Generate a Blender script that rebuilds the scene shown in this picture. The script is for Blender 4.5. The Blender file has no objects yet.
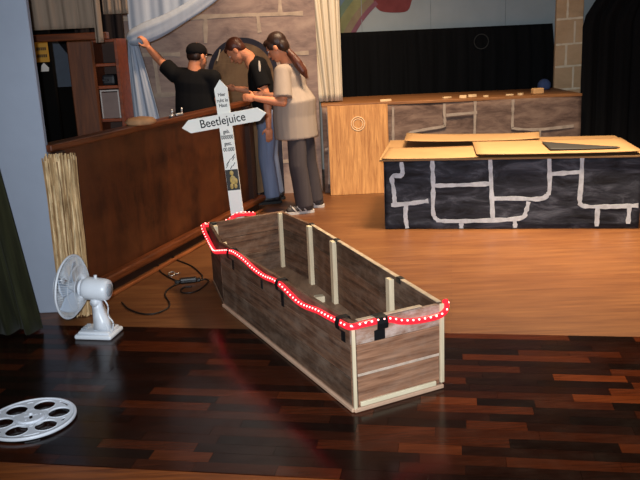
import bpy, bmesh, math, random
from mathutils import Vector, Matrix
random.seed(19)
V = Vector
scene = bpy.context.scene
col = scene.collection

# ------------------------------------------------------------------ camera
PITCH, ROLL = math.radians(14.685), math.radians(2.577)
cam_data = bpy.data.cameras.new('camera')
cam_data.sensor_width = 36.0
cam_data.lens = 770.0 / 640.0 * 36.0
cam_data.clip_start = 0.05
cam = bpy.data.objects.new('camera', cam_data)
col.objects.link(cam)
_f = V((0, math.cos(PITCH), -math.sin(PITCH)))
_u0 = V((0, math.sin(PITCH), math.cos(PITCH)))
_r0 = V((1, 0, 0))
_r = _r0 * math.cos(ROLL) - _u0 * math.sin(ROLL)
_u = _r0 * math.sin(ROLL) + _u0 * math.cos(ROLL)
cam.matrix_world = Matrix(((_r.x, _u.x, -_f.x, 0), (_r.y, _u.y, -_f.y, 0), (_r.z, _u.z, -_f.z, 1.6), (0, 0, 0, 1)))
scene.camera = cam

# ------------------------------------------------------------------ world, lights, exposure
scene.view_settings.view_transform = 'Standard'
scene.view_settings.look = 'None'
scene.view_settings.gamma = 1.0
scene.view_settings.use_curve_mapping = False
scene.view_settings.exposure = 0.0
world = bpy.data.worlds.new('world')
scene.world = world
world.use_nodes = True
world.node_tree.nodes['Background'].inputs[0].default_value = (1.0, 0.72, 0.5, 1)
world.node_tree.nodes['Background'].inputs[1].default_value = 0.02


def lamp(name, kind, loc, energy, color, target=None, **kw):
    d = bpy.data.lights.new(name, kind)
    d.energy = energy
    d.color = color
    for k, v in kw.items():
        setattr(d, k, v)
    o = bpy.data.objects.new(name, d)
    col.objects.link(o)
    o.location = loc
    if target is not None:
        o.rotation_euler = (V(target) - V(loc)).to_track_quat('-Z', 'Y').to_euler()
    return o


# the camera's own flash, just above and left of the lens
lamp('camera_flash', 'SPOT', (-0.07, 0.0, 1.68), 860, (0.88, 0.94, 1.0), (0.0, 6.5, 0.7), spot_size=math.radians(82), spot_blend=1.0, shadow_soft_size=0.025)
# warm stage battens hung over the acting area
lamp('stage_batten', 'AREA', (1.9, 5.7, 4.4), 235, (1.0, 0.77, 0.5), (1.8, 5.6, 0.0), shape='RECTANGLE', size=1.8, size_y=0.5, spread=math.radians(80))
lamp('stage_batten', 'AREA', (0.4, 6.3, 4.4), 58, (1.0, 0.70, 0.44), (-0.6, 7.9, 1.0), shape='RECTANGLE', size=1.6, size_y=0.4, spread=math.radians(85))

# ------------------------------------------------------------------ material helpers
MATS = {}


def rgb(r, g, b):
    def f(c):
        c /= 255.0
        return c / 12.92 if c <= 0.04045 else ((c + 0.055) / 1.055) ** 2.4
    return (f(r), f(g), f(b), 1.0)


class NT:
    def __init__(self, name):
        self.m = bpy.data.materials.new(name)
        self.m.use_nodes = True
        self.t = self.m.node_tree
        self.b = self.t.nodes['Principled BSDF']

    def n(self, kind, **kw):
        nd = self.t.nodes.new(kind)
        for k, v in kw.items():
            if k.startswith('i_'):
                key = k[2:]
                key = int(key) if key.isdigit() else key.replace('_', ' ')
                nd.inputs[key].default_value = v
            else:
                setattr(nd, k, v)
        return nd

    def l(self, a, b):
        self.t.links.new(a, b)

    def coord(self, kind='Object', scale=(1, 1, 1), rot=(0, 0, 0), loc=(0, 0, 0)):
        if kind == 'Position':
            src = self.n('ShaderNodeNewGeometry').outputs['Position']
        else:
            src = self.n('ShaderNodeTexCoord').outputs[kind]
        mp = self.n('ShaderNodeMapping')
        mp.inputs['Scale'].default_value = scale
        mp.inputs['Rotation'].default_value = rot
        mp.inputs['Location'].default_value = loc
        self.l(src, mp.inputs['Vector'])
        return mp.outputs[0]

    def noise(self, vec, scale=5, detail=4, rough=0.6, dist=0.0):
        nd = self.n('ShaderNodeTexNoise')
        nd.inputs['Scale'].default_value = scale
        nd.inputs['Detail'].default_value = detail
        nd.inputs['Roughness'].default_value = rough
        nd.inputs['Distortion'].default_value = dist
        self.l(vec, nd.inputs['Vector'])
        return nd.outputs['Fac']

    def ramp(self, fac, stops, interp='LINEAR'):
        r = self.n('ShaderNodeValToRGB')
        r.color_ramp.interpolation = interp
        els = r.color_ramp.elements
        while len(els) > 1:
            els.remove(els[-1])
        els[0].position = stops[0][0]
        els[0].color = stops[0][1]
        for p, c in stops[1:]:
            e = els.new(p)
            e.color = c
        self.l(fac, r.inputs[0])
        return r.outputs[0]

    def mix(self, fac, a, b, blend='MIX'):
        m = self.n('ShaderNodeMix', data_type='RGBA', blend_type=blend)
        for sock, v in ((0, fac), (6, a), (7, b)):
            if hasattr(v, 'links') or hasattr(v, 'is_linked'):
                self.l(v, m.inputs[sock])
            else:
                m.inputs[sock].default_value = v
        return m.outputs[2]

    def math(self, op, a, b=0.0, c=0.0):
        m = self.n('ShaderNodeMath', operation=op)
        for i, v in enumerate((a, b, c)):
            if hasattr(v, 'is_linked'):
                self.l(v, m.inputs[i])
            else:
                m.inputs[i].default_value = v
        return m.outputs[0]

    def bump(self, h, strength=0.3, dist=0.01):
        b = self.n('ShaderNodeBump')
        b.inputs['Strength'].default_value = strength
        b.inputs['Distance'].default_value = dist
        self.l(h, b.inputs['Height'])
        self.l(b.outputs[0], self.b.inputs['Normal'])

    def done(self, color=None, rough=0.6, spec=0.5, metal=0.0):
        if color is not None:
            if hasattr(color, 'is_linked'):
                self.l(color, self.b.inputs['Base Color'])
            else:
                self.b.inputs['Base Color'].default_value = color
        self.b.inputs['Roughness'].default_value = rough
        self.b.inputs['Specular IOR Level'].default_value = spec
        self.b.inputs['Metallic'].default_value = metal
        return self.m


def plain(name, c, rough=0.6, spec=0.5, metal=0.0, var=0.12, scale=9.0):
    """single colour with faint mottling"""
    if name in MATS:
        return MATS[name]
    t = NT(name)
    f = t.noise(t.coord('Object'), scale, 4)
    lo = tuple(x * (1 - var) for x in c[:3]) + (1,)
    hi = tuple(min(1, x * (1 + var)) for x in c[:3]) + (1,)
    MATS[name] = t.done(t.ramp(f, [(0.3, lo), (0.7, hi)]), rough, spec, metal)
    return MATS[name]


def wood(name, dark, light, scale=(2, 25, 25), rough=0.5, spec=0.4, kind='Object', rot=(0, 0, 0), dirt=None, dirt_amt=0.5, vary=0.0, bump=0.15):
    """grain runs along local X by default"""
    t = NT(name)
    v = t.coord(kind, scale, rot)
    if vary:
        oi = t.n('ShaderNodeObjectInfo')
        add = t.n('ShaderNodeVectorMath', operation='ADD')
        sc = t.n('ShaderNodeVectorMath', operation='SCALE')
        sc.inputs[0].default_value = (13, 7, 29)
        t.l(oi.outputs['Random'], sc.inputs[3])
        t.l(v, add.inputs[0])
        t.l(sc.outputs[0], add.inputs[1])
        v = add.outputs[0]
    f = t.noise(v, 1.0, 6, 0.65, 0.6)
    c = t.ramp(f, [(0.32, dark), (0.68, light)])
    if vary:
        m = t.math('MULTIPLY_ADD', oi.outputs['Random'], vary, 1 - vary / 2)
        hsv = t.n('ShaderNodeHueSaturation')
        t.l(m, hsv.inputs['Value'])
        t.l(c, hsv.inputs['Color'])
        c = hsv.outputs[0]
    if dirt:
        g = t.noise(t.coord(kind, (3, 6, 6)), 2.0, 6, 0.7)
        k = t.ramp(g, [(0.45, (0, 0, 0, 1)), (0.7, (dirt_amt,) * 3 + (1,))])
        c = t.mix(k, c, dirt)
    if bump:
        t.bump(f, bump, 0.004)
    return t.done(c, rough, spec)


# ------------------------------------------------------------------ object helpers
def link(o, parent=None):
    col.objects.link(o)
    if parent is not None:
        o.parent = parent
    return o


def tag(o, label=None, cat=None, group=None, kind=None):
    if label:
        o['label'] = label
    if cat:
        o['category'] = cat
    if group:
        o['group'] = group
    if kind:
        o['kind'] = kind
    return o


def thing(name, label, cat, loc=(0, 0, 0), rotz=0.0, group=None):
    o = bpy.data.objects.new(name, None)
    o.empty_display_size = 0.1
    link(o)
    o.location = loc
    o.rotation_euler = (0, 0, rotz)
    return tag(o, label, cat, group)


class MB:
    """collects shapes into one bmesh"""

    def __init__(self):
        self.bm = bmesh.new()

    def box(self, c, s, rot=None, bevel=0.0, seg=1):
        r = bmesh.ops.create_cube(self.bm, size=1.0)
        vs = r['verts']
        M = Matrix.Translation(V(c)) @ (rot.to_4x4() if rot is not None else Matrix.Identity(4)) @ Matrix.Diagonal((s[0], s[1], s[2], 1))
        bmesh.ops.transform(self.bm, matrix=M, verts=vs)
        if bevel > 0:
            es = list({e for v in vs for e in v.link_edges})
            bmesh.ops.bevel(self.bm, geom=es, offset=bevel, segments=seg, affect='EDGES', profile=0.5)
        return self

    def cyl(self, p0, p1, r0, r1=None, n=16, caps=True):
        r1 = r0 if r1 is None else r1
        p0, p1 = V(p0), V(p1)
        d = p1 - p0
        q = d.to_track_quat('Z', 'Y').to_matrix().to_4x4()
        M = Matrix.Translation((p0 + p1) / 2) @ q
        bmesh.ops.create_cone(self.bm, cap_ends=caps, segments=n, radius1=r0, radius2=r1, depth=d.length, matrix=M)
        return self

    def ell(self, c, r, rot=None, u=20, v=14):
        if not hasattr(r, '__len__'):
            r = (r, r, r)
        M = Matrix.Translation(V(c)) @ (rot.to_4x4() if rot is not None else Matrix.Identity(4)) @ Matrix.Diagonal((r[0], r[1], r[2], 1))
        bmesh.ops.create_uvsphere(self.bm, u_segments=u, v_segments=v, radius=1.0, matrix=M)
        return self

    def cap(self, p0, p1, r0, r1=None, n=16):
        r1 = r0 if r1 is None else r1
        self.cyl(p0, p1, r0, r1, n)
        self.ell(p0, r0, u=n, v=10)
        self.ell(p1, r1, u=n, v=10)
        return self

    def chain(self, pts, rs, n=14):
        for i in range(len(pts) - 1):
            self.cap(pts[i], pts[i + 1], rs[i], rs[i + 1], n)
        return self

    def tube(self, pts, r, n=8, closed=False):
        pts = [V(p) for p in pts]
        rings = []
        N = len(pts)
        up = V((0, 0, 1))
        for i, p in enumerate(pts):
            a = pts[(i - 1) % N] if (closed or i > 0) else p
            b = pts[(i + 1) % N] if (closed or i < N - 1) else p
            t = (b - a).normalized()
            s = t.cross(up)
            if s.length < 1e-3:
                s = V((1, 0, 0))
            s.normalize()
            w = s.cross(t).normalized()
            rr = r[i] if hasattr(r, '__len__') else r
            rings.append([self.bm.verts.new(p + s * rr * math.cos(2 * math.pi * k / n) + w * rr * math.sin(2 * math.pi * k / n)) for k in range(n)])
        M = N if closed else N - 1
        for i in range(M):
            A, B = rings[i], rings[(i + 1) % N]
            for k in range(n):
                self.bm.faces.new((A[k], A[(k + 1) % n], B[(k + 1) % n], B[k]))
        if not closed:
            self.bm.faces.new(rings[0])
            self.bm.faces.new(list(reversed(rings[-1])))
        return self

    def loft(self, rings, cap=True):
        """rings: lists of equal length of points, each closed"""
        R = [[self.bm.verts.new(V(p)) for p in ring] for ring in rings]
        n = len(R[0])
        for i in range(len(R) - 1):
            for k in range(n):
                self.bm.faces.new((R[i][k], R[i][(k + 1) % n], R[i + 1][(k + 1) % n], R[i + 1][k]))
        if cap:
            self.bm.faces.new(list(reversed(R[0])))
            self.bm.faces.new(R[-1])
        return self

    def grid(self, f, nu, nv):
        P = [[self.bm.verts.new(V(f(i / nu, j / nv))) for i in range(nu + 1)] for j in range(nv + 1)]
        for j in range(nv):
            for i in range(nu):
                self.bm.faces.new((P[j][i], P[j][i + 1], P[j + 1][i + 1], P[j + 1][i]))
        return self

    def prism(self, pts2, z0, z1, M=None):
        """extrude a 2D polygon (x,y) from z0 to z1, then transform by M"""
        a = [self.bm.verts.new((M or Matrix.Identity(4)) @ V((x, y, z0))) for x, y in pts2]
        b = [self.bm.verts.new((M or Matrix.Identity(4)) @ V((x, y, z1))) for x, y in pts2]
        n = len(a)
        self.bm.faces.new(list(reversed(a)))
        self.bm.faces.new(b)
        for k in range(n):
            self.bm.faces.new((a[k], a[(k + 1) % n], b[(k + 1) % n], b[k]))
        return self

    def lathe(self, prof, n=32, M=None):
        """prof: (r, z) list, around Z"""
        M = M or Matrix.Identity(4)
        rings = []
        for r, z in prof:
            rings.append([self.bm.verts.new(M @ V((r * math.cos(2 * math.pi * k / n), r * math.sin(2 * math.pi * k / n), z))) for k in range(n)])
        for i in range(len(rings) - 1):
            for k in range(n):
                self.bm.faces.new((rings[i][k], rings[i][(k + 1) % n], rings[i + 1][(k + 1) % n], rings[i + 1][k]))
        self.bm.faces.new(list(reversed(rings[0])))
        self.bm.faces.new(rings[-1])
        return self

    def mesh(self, name, mat, smooth=False):
        me = bpy.data.meshes.new(name)
        bmesh.ops.recalc_face_normals(self.bm, faces=self.bm.faces)
        self.bm.to_mesh(me)
        self.bm.free()
        me.materials.append(mat)
        if smooth:
            for p in me.polygons:
                p.use_smooth = True
        return me

    def build(self, name, mat, parent=None, smooth=False, loc=None, rotz=None, kind=None):
        o = bpy.data.objects.new(name, self.mesh(name, mat, smooth))
        link(o, parent)
        if loc is not None:
            o.location = loc
        if rotz is not None:
            o.rotation_euler = (0, 0, rotz)
        if kind:
            o['kind'] = kind
        return o

    def blob(self, name, mat, parent=None, voxel=0.01, smooth_iter=4, factor=0.5):
        """fuse all shapes into one continuous skin"""
        tmp = bpy.data.objects.new(name, self.mesh(name + '_src', mat))
        col.objects.link(tmp)
        m = tmp.modifiers.new('r', 'REMESH')
        m.mode = 'VOXEL'
        m.voxel_size = voxel
        s = tmp.modifiers.new('s', 'SMOOTH')
        s.iterations = smooth_iter
        s.factor = factor
        dg = bpy.context.evaluated_depsgraph_get()
        me = bpy.data.meshes.new_from_object(tmp.evaluated_get(dg))
        me.name = name
        bpy.data.objects.remove(tmp)
        if not me.materials:
            me.materials.append(mat)
        for p in me.polygons:
            p.use_smooth = True
        o = bpy.data.objects.new(name, me)
        return link(o, parent)


def solid(o, t, offset=-1.0):
    m = o.modifiers.new('thickness', 'SOLIDIFY')
    m.thickness = t
    m.offset = offset
    return o


def curve_fill_mesh(name, loops, depth, mat, bevel=0.0):
    """flat plate with holes: first loops define outer and holes, even-odd filled"""
    cu = bpy.data.curves.new(name, 'CURVE')
    cu.dimensions = '2D'
    cu.fill_mode = 'BOTH'
    cu.extrude = depth / 2
    cu.bevel_depth = bevel
    for lp in loops:
        s = cu.splines.new('POLY')
        s.points.add(len(lp) - 1)
        for i, (x, y) in enumerate(lp):
            s.points[i].co = (x, y, 0, 1)
        s.use_cyclic_u = True
    o = bpy.data.objects.new(name, cu)
    col.objects.link(o)
    dg = bpy.context.evaluated_depsgraph_get()
    me = bpy.data.meshes.new_from_object(o.evaluated_get(dg))
    bpy.data.objects.remove(o)
    me.name = name
    me.materials.clear()
    me.materials.append(mat)
    return me


def text_obj(name, body, size, mat, parent, M, align='CENTER', extrude=0.0008, spacing=1.0, width=1.0):
    cu = bpy.data.curves.new(name, 'FONT')
    cu.body = body
    cu.size = size
    cu.align_x = align
    cu.align_y = 'CENTER'
    cu.extrude = extrude
    cu.offset = 0.0006
    cu.space_character = spacing
    o = bpy.data.objects.new(name, cu)
    col.objects.link(o)
    dg = bpy.context.evaluated_depsgraph_get()
    me = bpy.data.meshes.new_from_object(o.evaluated_get(dg))
    bpy.data.objects.remove(o)
    me.materials.clear()
    me.materials.append(mat)
    me.transform(M @ Matrix.Diagonal((width, 1, 1, 1)))
    r = bpy.data.objects.new(name, me)
    return link(r, parent)


def bez(pts, n=8):
    """Catmull-Rom through points"""
    P = [V(p) for p in pts]
    out = []
    for i in range(len(P) - 1):
        p0 = P[i - 1] if i > 0 else P[i] * 2 - P[i + 1]
        p1, p2 = P[i], P[i + 1]
        p3 = P[i + 2] if i + 2 < len(P) else p2 * 2 - p1
        for k in range(n):
            t = k / n
            out.append(0.5 * ((2 * p1) + (p2 - p0) * t + (2 * p0 - 5 * p1 + 4 * p2 - p3) * t * t + (3 * p1 - p0 - 3 * p2 + p3) * t ** 3))
    out.append(P[-1])
    return out


AX = -math.atan2(0.174, 0.985)           # stage boards run at this angle
E1 = V((math.cos(AX), math.sin(AX), 0))
N1 = V((-math.sin(AX), math.cos(AX), 0))


def en(e, n, z=0.0):
    return E1 * e + N1 * n + V((0, 0, z))


# ================================================================== SETTING
# ---- light stage floor
t = NT('stage_boards')
v = t.coord('Position', (1, 1, 1), (0, 0, -AX))
br = t.n('ShaderNodeTexBrick')
br.offset = 0.37
br.inputs['Scale'].default_value = 1.0
br.inputs['Brick Width'].default_value = 2.3
br.inputs['Row Height'].default_value = 0.062
br.inputs['Mortar Size'].default_value = 0.0016
br.inputs['Color1'].default_value = rgb(106, 68, 38)
br.inputs['Color2'].default_value = rgb(90, 52, 27)
br.inputs['Mortar'].default_value = rgb(46, 22, 10)
t.l(v, br.inputs['Vector'])
g = t.noise(t.coord('Position', (1.5, 30, 1), (0, 0, -AX)), 1.0, 6, 0.65, 0.4)
c = t.mix(0.55, br.outputs['Color'], t.ramp(g, [(0.3, rgb(62, 31, 14)), (0.7, rgb(124, 82, 47))]))
w = t.noise(t.coord('Position', (0.8, 2.5, 1), (0, 0, -AX)), 1.2, 5, 0.7)
c = t.mix(t.ramp(w, [(0.4, (0, 0, 0, 1)), (0.75, (0.45,) * 3 + (1,))]), c, rgb(66, 31, 15))
M_STAGE = t.done(c, 0.38, 0.45)
mb = MB()
a, b, c_, d = en(-7, 4.02), en(7, 4.02), en(7, 13), en(-7, 13)
mb.prism([(p.x, p.y) for p in (a, b, c_, d)], -0.06, 0.0)
tag(mb.build('floor', M_STAGE), kind='structure')

# ---- dark parquet apron: every block is a piece
t = NT('dark_parquet')
oi = t.n('ShaderNodeObjectInfo')
ri = t.n('ShaderNodeNewGeometry')
rnd = t.math('FRACT', t.math('ADD', oi.outputs['Random'], ri.outputs['Random Per Island']))
tone = t.ramp(rnd, [(0.0, rgb(20, 10, 8)), (0.5, rgb(37, 16, 10)), (0.78, rgb(62, 27, 13)), (0.93, rgb(72, 32, 15)), (1.0, rgb(98, 47, 21))])
g = t.noise(t.coord('Position', (5, 60, 1), (0, 0, -AX)), 1.0, 6, 0.65, 0.4)
c = t.mix(1.0, tone, t.ramp(g, [(0.3, (0.5, 0.45, 0.42, 1)), (0.7, (1.15, 1.1, 1.05, 1))]), 'MULTIPLY')
s = t.noise(t.coord('Position', (30, 4, 1), (0, 0, 0.6)), 1.0, 3, 0.5)
t.l(t.ramp(t.noise(t.coord('Position', (3, 3, 1)), 2.0, 4), [(0.3, (0.13,) * 3 + (1,)), (0.75, (0.26,) * 3 + (1,))]), t.b.inputs['Roughness'])
M_PARQ = t.m
t.l(c, t.b.inputs['Base Color'])
t.b.inputs['Specular IOR Level'].default_value = 0.2
t.bump(g, 0.05, 0.002)
M_SUB = plain('subfloor', rgb(18, 10, 8), 0.8)
mb = MB()
mb.prism([(p.x, p.y) for p in (en(-7, 2.53), en(7, 2.53), en(7, 4.02), en(-7, 4.02))], -0.06, -0.012)
parq = tag(mb.build('floor', M_SUB), kind='structure')
mb = MB()
mb.box((0, 0, -0.006), (1, 1, 0.012))
plank_me = mb.mesh('plank', M_PARQ)
rows = 21
rh = (4.02 - 2.53) / rows
far = MB()
for r in range(rows):
    n0 = 2.53 + (r + 0.5) * rh
    e = -4.2 - random.random() * 0.3
    while e < 4.2:
        L = random.choice((0.25, 0.33, 0.33, 0.42, 0.5, 0.62))
        m_ = e + L / 2
        if -2.05 < m_ < 2.1:
            o = bpy.data.objects.new('plank', plank_me)
            link(o, parq)
            o.location = en(m_, n0, random.uniform(-0.0006, 0.0003))
            o.rotation_euler = (0, 0, AX)
            o.scale = (L - 0.0012, rh - 0.0012, 1)
        else:
            far.box(en(m_, n0, -0.006), (L - 0.0012, rh - 0.0012, 0.012), Matrix.Rotation(AX, 3, 'Z'))
        e += L
far.build('plank_field', M_PARQ, parq, kind='stuff')
# ---- nosing board at the front of the stage
M_NOSE = wood('nosing_wood', rgb(84, 38, 14), rgb(150, 82, 34), (2, 30, 30), 0.35, kind='Position', rot=(0, 0, -AX))
mb = MB()
mb.box(en(0, 2.38, -0.02), (14, 0.298, 0.04), Matrix.Rotation(AX, 3, 'Z'), 0.006, 2)
tag(mb.build('trim_1', M_NOSE), kind='structure')

# ---- left proscenium wall
M_WALL = plain('blue_white_plaster', rgb(142, 150, 165), 0.8, 0.2, var=0.05, scale=3)
mb = MB()
mb.box((-3.31, 4.62, 1.8), (3.4, 0.05, 3.6), None, 0.006)
tag(mb.build('wall_left', M_WALL), kind='structure')

# ---- back wall with a painted mural
M_MURAL = plain('mural_grey_blue', rgb(164, 174, 178), 0.85, 0.15, var=0.08, scale=2)
mb = MB()
mb.box((2.2, 9.72, 1.8), (6.4, 0.2, 3.6))
wall_back = tag(mb.build('wall_back', M_MURAL), kind='structure')
cx, cz = 1.6, 1.0
for r0, r1, nm, colr in ((1.235, 1.29, 'painted_magenta_band', rgb(130, 88, 102)), (1.29, 1.37, 'painted_orange_band', rgb(138, 124, 104)),
                         (1.37, 1.48, 'painted_yellow_band', rgb(138, 138, 100)), (1.48, 1.56, 'painted_green_band', rgb(112, 130, 112)),
                         (1.56, 1.66, 'painted_blue_band', rgb(108, 130, 148))):
    mb = MB()
    A = [math.radians(x) for x in range(60, 182, 3)]
    pts = [(cx + r1 * math.cos(q), cz + r1 * math.sin(q)) for q in A] + [(cx + r0 * math.cos(q), cz + r0 * math.sin(q)) for q in reversed(A)]
    for i in range(len(A) - 1):
        q0, q1 = A[i], A[i + 1]
        vs = [mb.bm.verts.new((cx + r * math.cos(q), 9.617, cz + r * math.sin(q))) for r, q in ((r0, q0), (r1, q0), (r1, q1), (r0, q1))]
        mb.bm.faces.new(vs)
    solid(mb.build(nm, plain(nm + '_paint', colr, 0.9, 0.1, var=0.15, scale=6), wall_back), 0.002)
mb = MB()
bl = bez([(0.79, 2.12, 0), (0.77, 2.0, 0), (0.82, 1.9, 0), (0.93, 1.862, 0), (1.12, 1.856, 0), (1.19, 1.89, 0), (1.23, 2.0, 0), (1.28, 2.13, 0), (1.05, 2.2, 0)], 4)
mb.prism([(p.x, p.y) for p in bl], 0, 0.003, Matrix.Translation((0, 9.619, 0)) @ Matrix.Rotation(math.radians(90), 4, 'X'))
mb.build('painted_red_patch', plain('red_mural_paint', rgb(124, 66, 68), 0.9, 0.1), wall_back)
for x in (0.62, 1.45, 2.35):
    mb = MB()
    mb.box((x, 9.618, 1.8), (0.008, 0.004, 3.5))
    mb.build('panel_joint', plain('joint_grey', rgb(140, 150, 154), 0.9), wall_back)  # panel joints, a slightly deeper grey than the mural
# ---- dark wall of the wing, far left behind everything
mb = MB()
mb.box((-4.0, 8.7, 1.8), (5.0, 0.2, 3.6))
tag(mb.build('wall_wing', plain('wing_dark', rgb(20, 20, 24), 0.9, 0.1)), kind='structure')


# ================================================================== CLOTH
def cloth_mat(name, c, fold=0.25, rough=0.9, sheen=0.0):
    t = NT(name)
    f = t.noise(t.coord('Object', (18, 18, 1.2)), 1.0, 5, 0.6)
    lo = tuple(x * (1 - fold) for x in c[:3]) + (1,)
    hi = tuple(min(1, x * (1 + fold)) for x in c[:3]) + (1,)
    t.bump(t.noise(t.coord('Object', (300, 300, 300)), 1.0, 2), 0.1, 0.002)
    m = t.done(t.ramp(f, [(0.3, lo), (0.7, hi)]), rough, 0.15)
    t.b.inputs['Sheen Weight'].default_value = sheen
    return m


def curtain(name, x0, x1, z0, z1, y, amp, waves, mat, parent=None, label=None, cat=None, xl=None, xr=None, hem=None, nu=120, nv=30, seed=1, group=None):
    rr = random.Random(seed)
    ph = [rr.uniform(0, 6.28) for _ in range(4)]

    def f(u, w):
        z = z0 + (z1 - z0) * w
        a = xl(z) if xl else x0
        b = xr(z) if xr else x1
        x = a + (b - a) * u
        k = 2 * math.pi * waves * u
        s = math.sin(k + ph[0] + 0.5 * math.sin(0.37 * k + ph[1])) + 0.35 * math.sin(2.3 * k + ph[2] + w)
        am = amp * (1.15 - 0.35 * w)
        zz = z + (hem(u) if (hem and w == 0) else 0)
        return (x + 0.3 * am * math.cos(k + ph[0]), y + am * s + 0.01 * math.sin(5 * w + ph[3]), zz)
    mb = MB()
    mb.grid(f, nu, nv)
    o = mb.build(name, mat, parent, smooth=True)
    solid(o, 0.004)
    if label:
        tag(o, label, cat, group)
    return o


# green velvet leg at far left
curtain('velvet_curtain', -2.75, -1.7, 0.015, 3.5, 4.24, 0.045, 8, cloth_mat('green_velvet', rgb(38, 39, 22), 0.5, 0.8, 0.05),
        label='dark olive green velvet curtain hanging in front of the pale wall', cat='curtain', xr=lambda z: -1.655 - 0.12 * z, seed=4)
# pale cream curtain beside the stone backdrop
curtain('cream_curtain', -0.06, 0.31, 0.945, 3.4, 8.34, 0.025, 4.5, cloth_mat('cream_cloth', rgb(214, 204, 184), 0.08),
        label='cream pleated curtain hanging between the backdrop and the black drape', cat='curtain', xl=lambda z: 0.05 - 0.11 * max(0, z - 0.95), seed=8)
# black drape under the mural
bd = curtain('black_drape', 0.2, 2.93, 0.0, 1.648, 9.5, 0.018, 14, cloth_mat('black_cloth', rgb(14, 15, 17), 0.3),
             label='low black drape hung across the wall under the mural', cat='drape', xr=lambda z: 2.93 if z < 1.3 else 2.93 - 0.12 * (z - 1.3), seed=9)
mb = MB()
ring = [V((2.03 + 0.085 * math.cos(a), 9.468, 1.476 + 0.085 * math.sin(a))) for a in [2 * math.pi * k / 28 for k in range(28)]]
mb.tube(ring, 0.006, 6, True)
mb.build('faint_ring', plain('faint_grey_paint', rgb(52, 52, 50), 0.9), bd, True)
# black leg at right
curtain('black_leg_curtain', 2.81, 4.9, 0.01, 3.4, 8.2, 0.028, 11, cloth_mat('black_leg', rgb(13, 13, 15), 0.3),
        label='tall black stage curtain hanging beyond the painted pillar', cat='curtain', xl=lambda z: 2.83 - 0.02 * (z / 1.66) if z < 1.66 else 2.81 + 0.65 * (z - 1.66), seed=11)

# ================================================================== STONE BACKDROP
def stone_mat(name, dark, mid, light, scale=2.2, stretch=(1, 1, 1.8)):
    t = NT(name)
    f = t.noise(t.coord('Object', stretch), scale, 7, 0.62, 0.7)
    g = t.noise(t.coord('Object', (1, 1, 4)), scale * 2.3, 5, 0.7, 0.4)
    c = t.ramp(f, [(0.32, dark), (0.5, mid), (0.7, light)])
    c = t.mix(t.ramp(g, [(0.45, (0, 0, 0, 1)), (0.72, (0.5,) * 3 + (1,))]), c, light)
    return t.done(c, 0.85, 0.2)


def paint_lines(lines, P, parent, mat, width, name='painted_joint'):
    """irregular brushed strokes on a flat face; P maps (u,v,h) to space"""
    for ln in lines:
        mb = MB()
        pts = bez([(x, y, 0) for x, y in ln], 5)
        n = len(pts)
        dh = random.uniform(0.0, 0.0015)
        L, R = [], []
        for i, p in enumerate(pts):
            a, b = pts[max(0, i - 1)], pts[min(n - 1, i + 1)]
            d = (b - a).normalized()
            s = V((-d.y, d.x, 0)) * width * (0.5 + random.uniform(-0.13, 0.13))
            L.append(p + s)
            R.append(p - s)
        lo = [[mb.bm.verts.new(P(q.x, q.y, h)) for q in S] for S, h in ((L, 0.0), (R, 0.0), (L, 0.0025 + dh), (R, 0.0025 + dh))]
        for i in range(n - 1):
            mb.bm.faces.new((lo[2][i], lo[2][i + 1], lo[3][i + 1], lo[3][i]))
            mb.bm.faces.new((lo[0][i], lo[0][i + 1], lo[2][i + 1], lo[2][i]))
            mb.bm.faces.new((lo[1][i], lo[1][i + 1], lo[3][i + 1], lo[3][i]))
        mb.build(name, mat, parent)


M_BSTONE = stone_mat('backdrop_stone_paint', rgb(104, 90, 90), rgb(140, 121, 115), rgb(166, 147, 136))
bk = thing('stone_backdrop', 'tall scenery flat painted with big mauve grey stones and an arched door', 'backdrop', (-1.0, 8.15, 0))
mb = MB()
mb.box((-0.012, 0.03, 1.7), (2.13, 0.05, 3.4))
mb.build('canvas', M_BSTONE, bk)
M_MORT = plain('pale_mortar_paint', rgb(166, 150, 136), 0.9, 0.1, var=0.22, scale=9)
BL = [[(-1.05, 1.88), (-0.4, 1.86), (0.2, 1.86), (0.93, 1.85)], [(0.7, 1.87), (0.71, 2.25)], [(0.47, 1.85), (0.48, 1.68)], [(-0.06, 1.87), (-0.08, 1.6)],
      [(-1.05, 1.5), (-0.7, 1.51), (-0.35, 1.5)], [(0.66, 1.45), (0.97, 1.46)], [(-0.62, 1.5), (-0.6, 1.1)], [(-1.05, 1.08), (-0.5, 1.1), (-0.2, 1.09)],
      [(-1.05, 0.7), (-0.3, 0.71), (0.95, 0.7)], [(0.75, 1.45), (0.74, 1.05)], [(0.6, 1.06), (0.97, 1.05)], [(-0.2, 0.7), (-0.2, 0.36)], [(0.62, 0.7), (0.63, 0.36)],
      [(-1.05, 0.35), (0.0, 0.34), (0.95, 0.35)], [(-0.55, 2.28), (-0.56, 1.9)], [(-1.05, 2.26), (0.0, 2.27), (0.97, 2.25)], [(0.3, 0.35), (0.3, 0.02)], [(-0.7, 0.35), (-0.7, 0.02)],
      [(0.1, 2.27), (0.11, 2.62)], [(-1.05, 2.65), (0.97, 2.64)], [(0.55, 2.64), (0.55, 3.0)], [(-0.4, 2.65), (-0.4, 3.0)], [(-1.05, 3.02), (0.97, 3.0)]]
paint_lines(BL, lambda u, v, h: V((u, 0.004 - h, v)), bk, M_MORT, 0.04)
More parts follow.
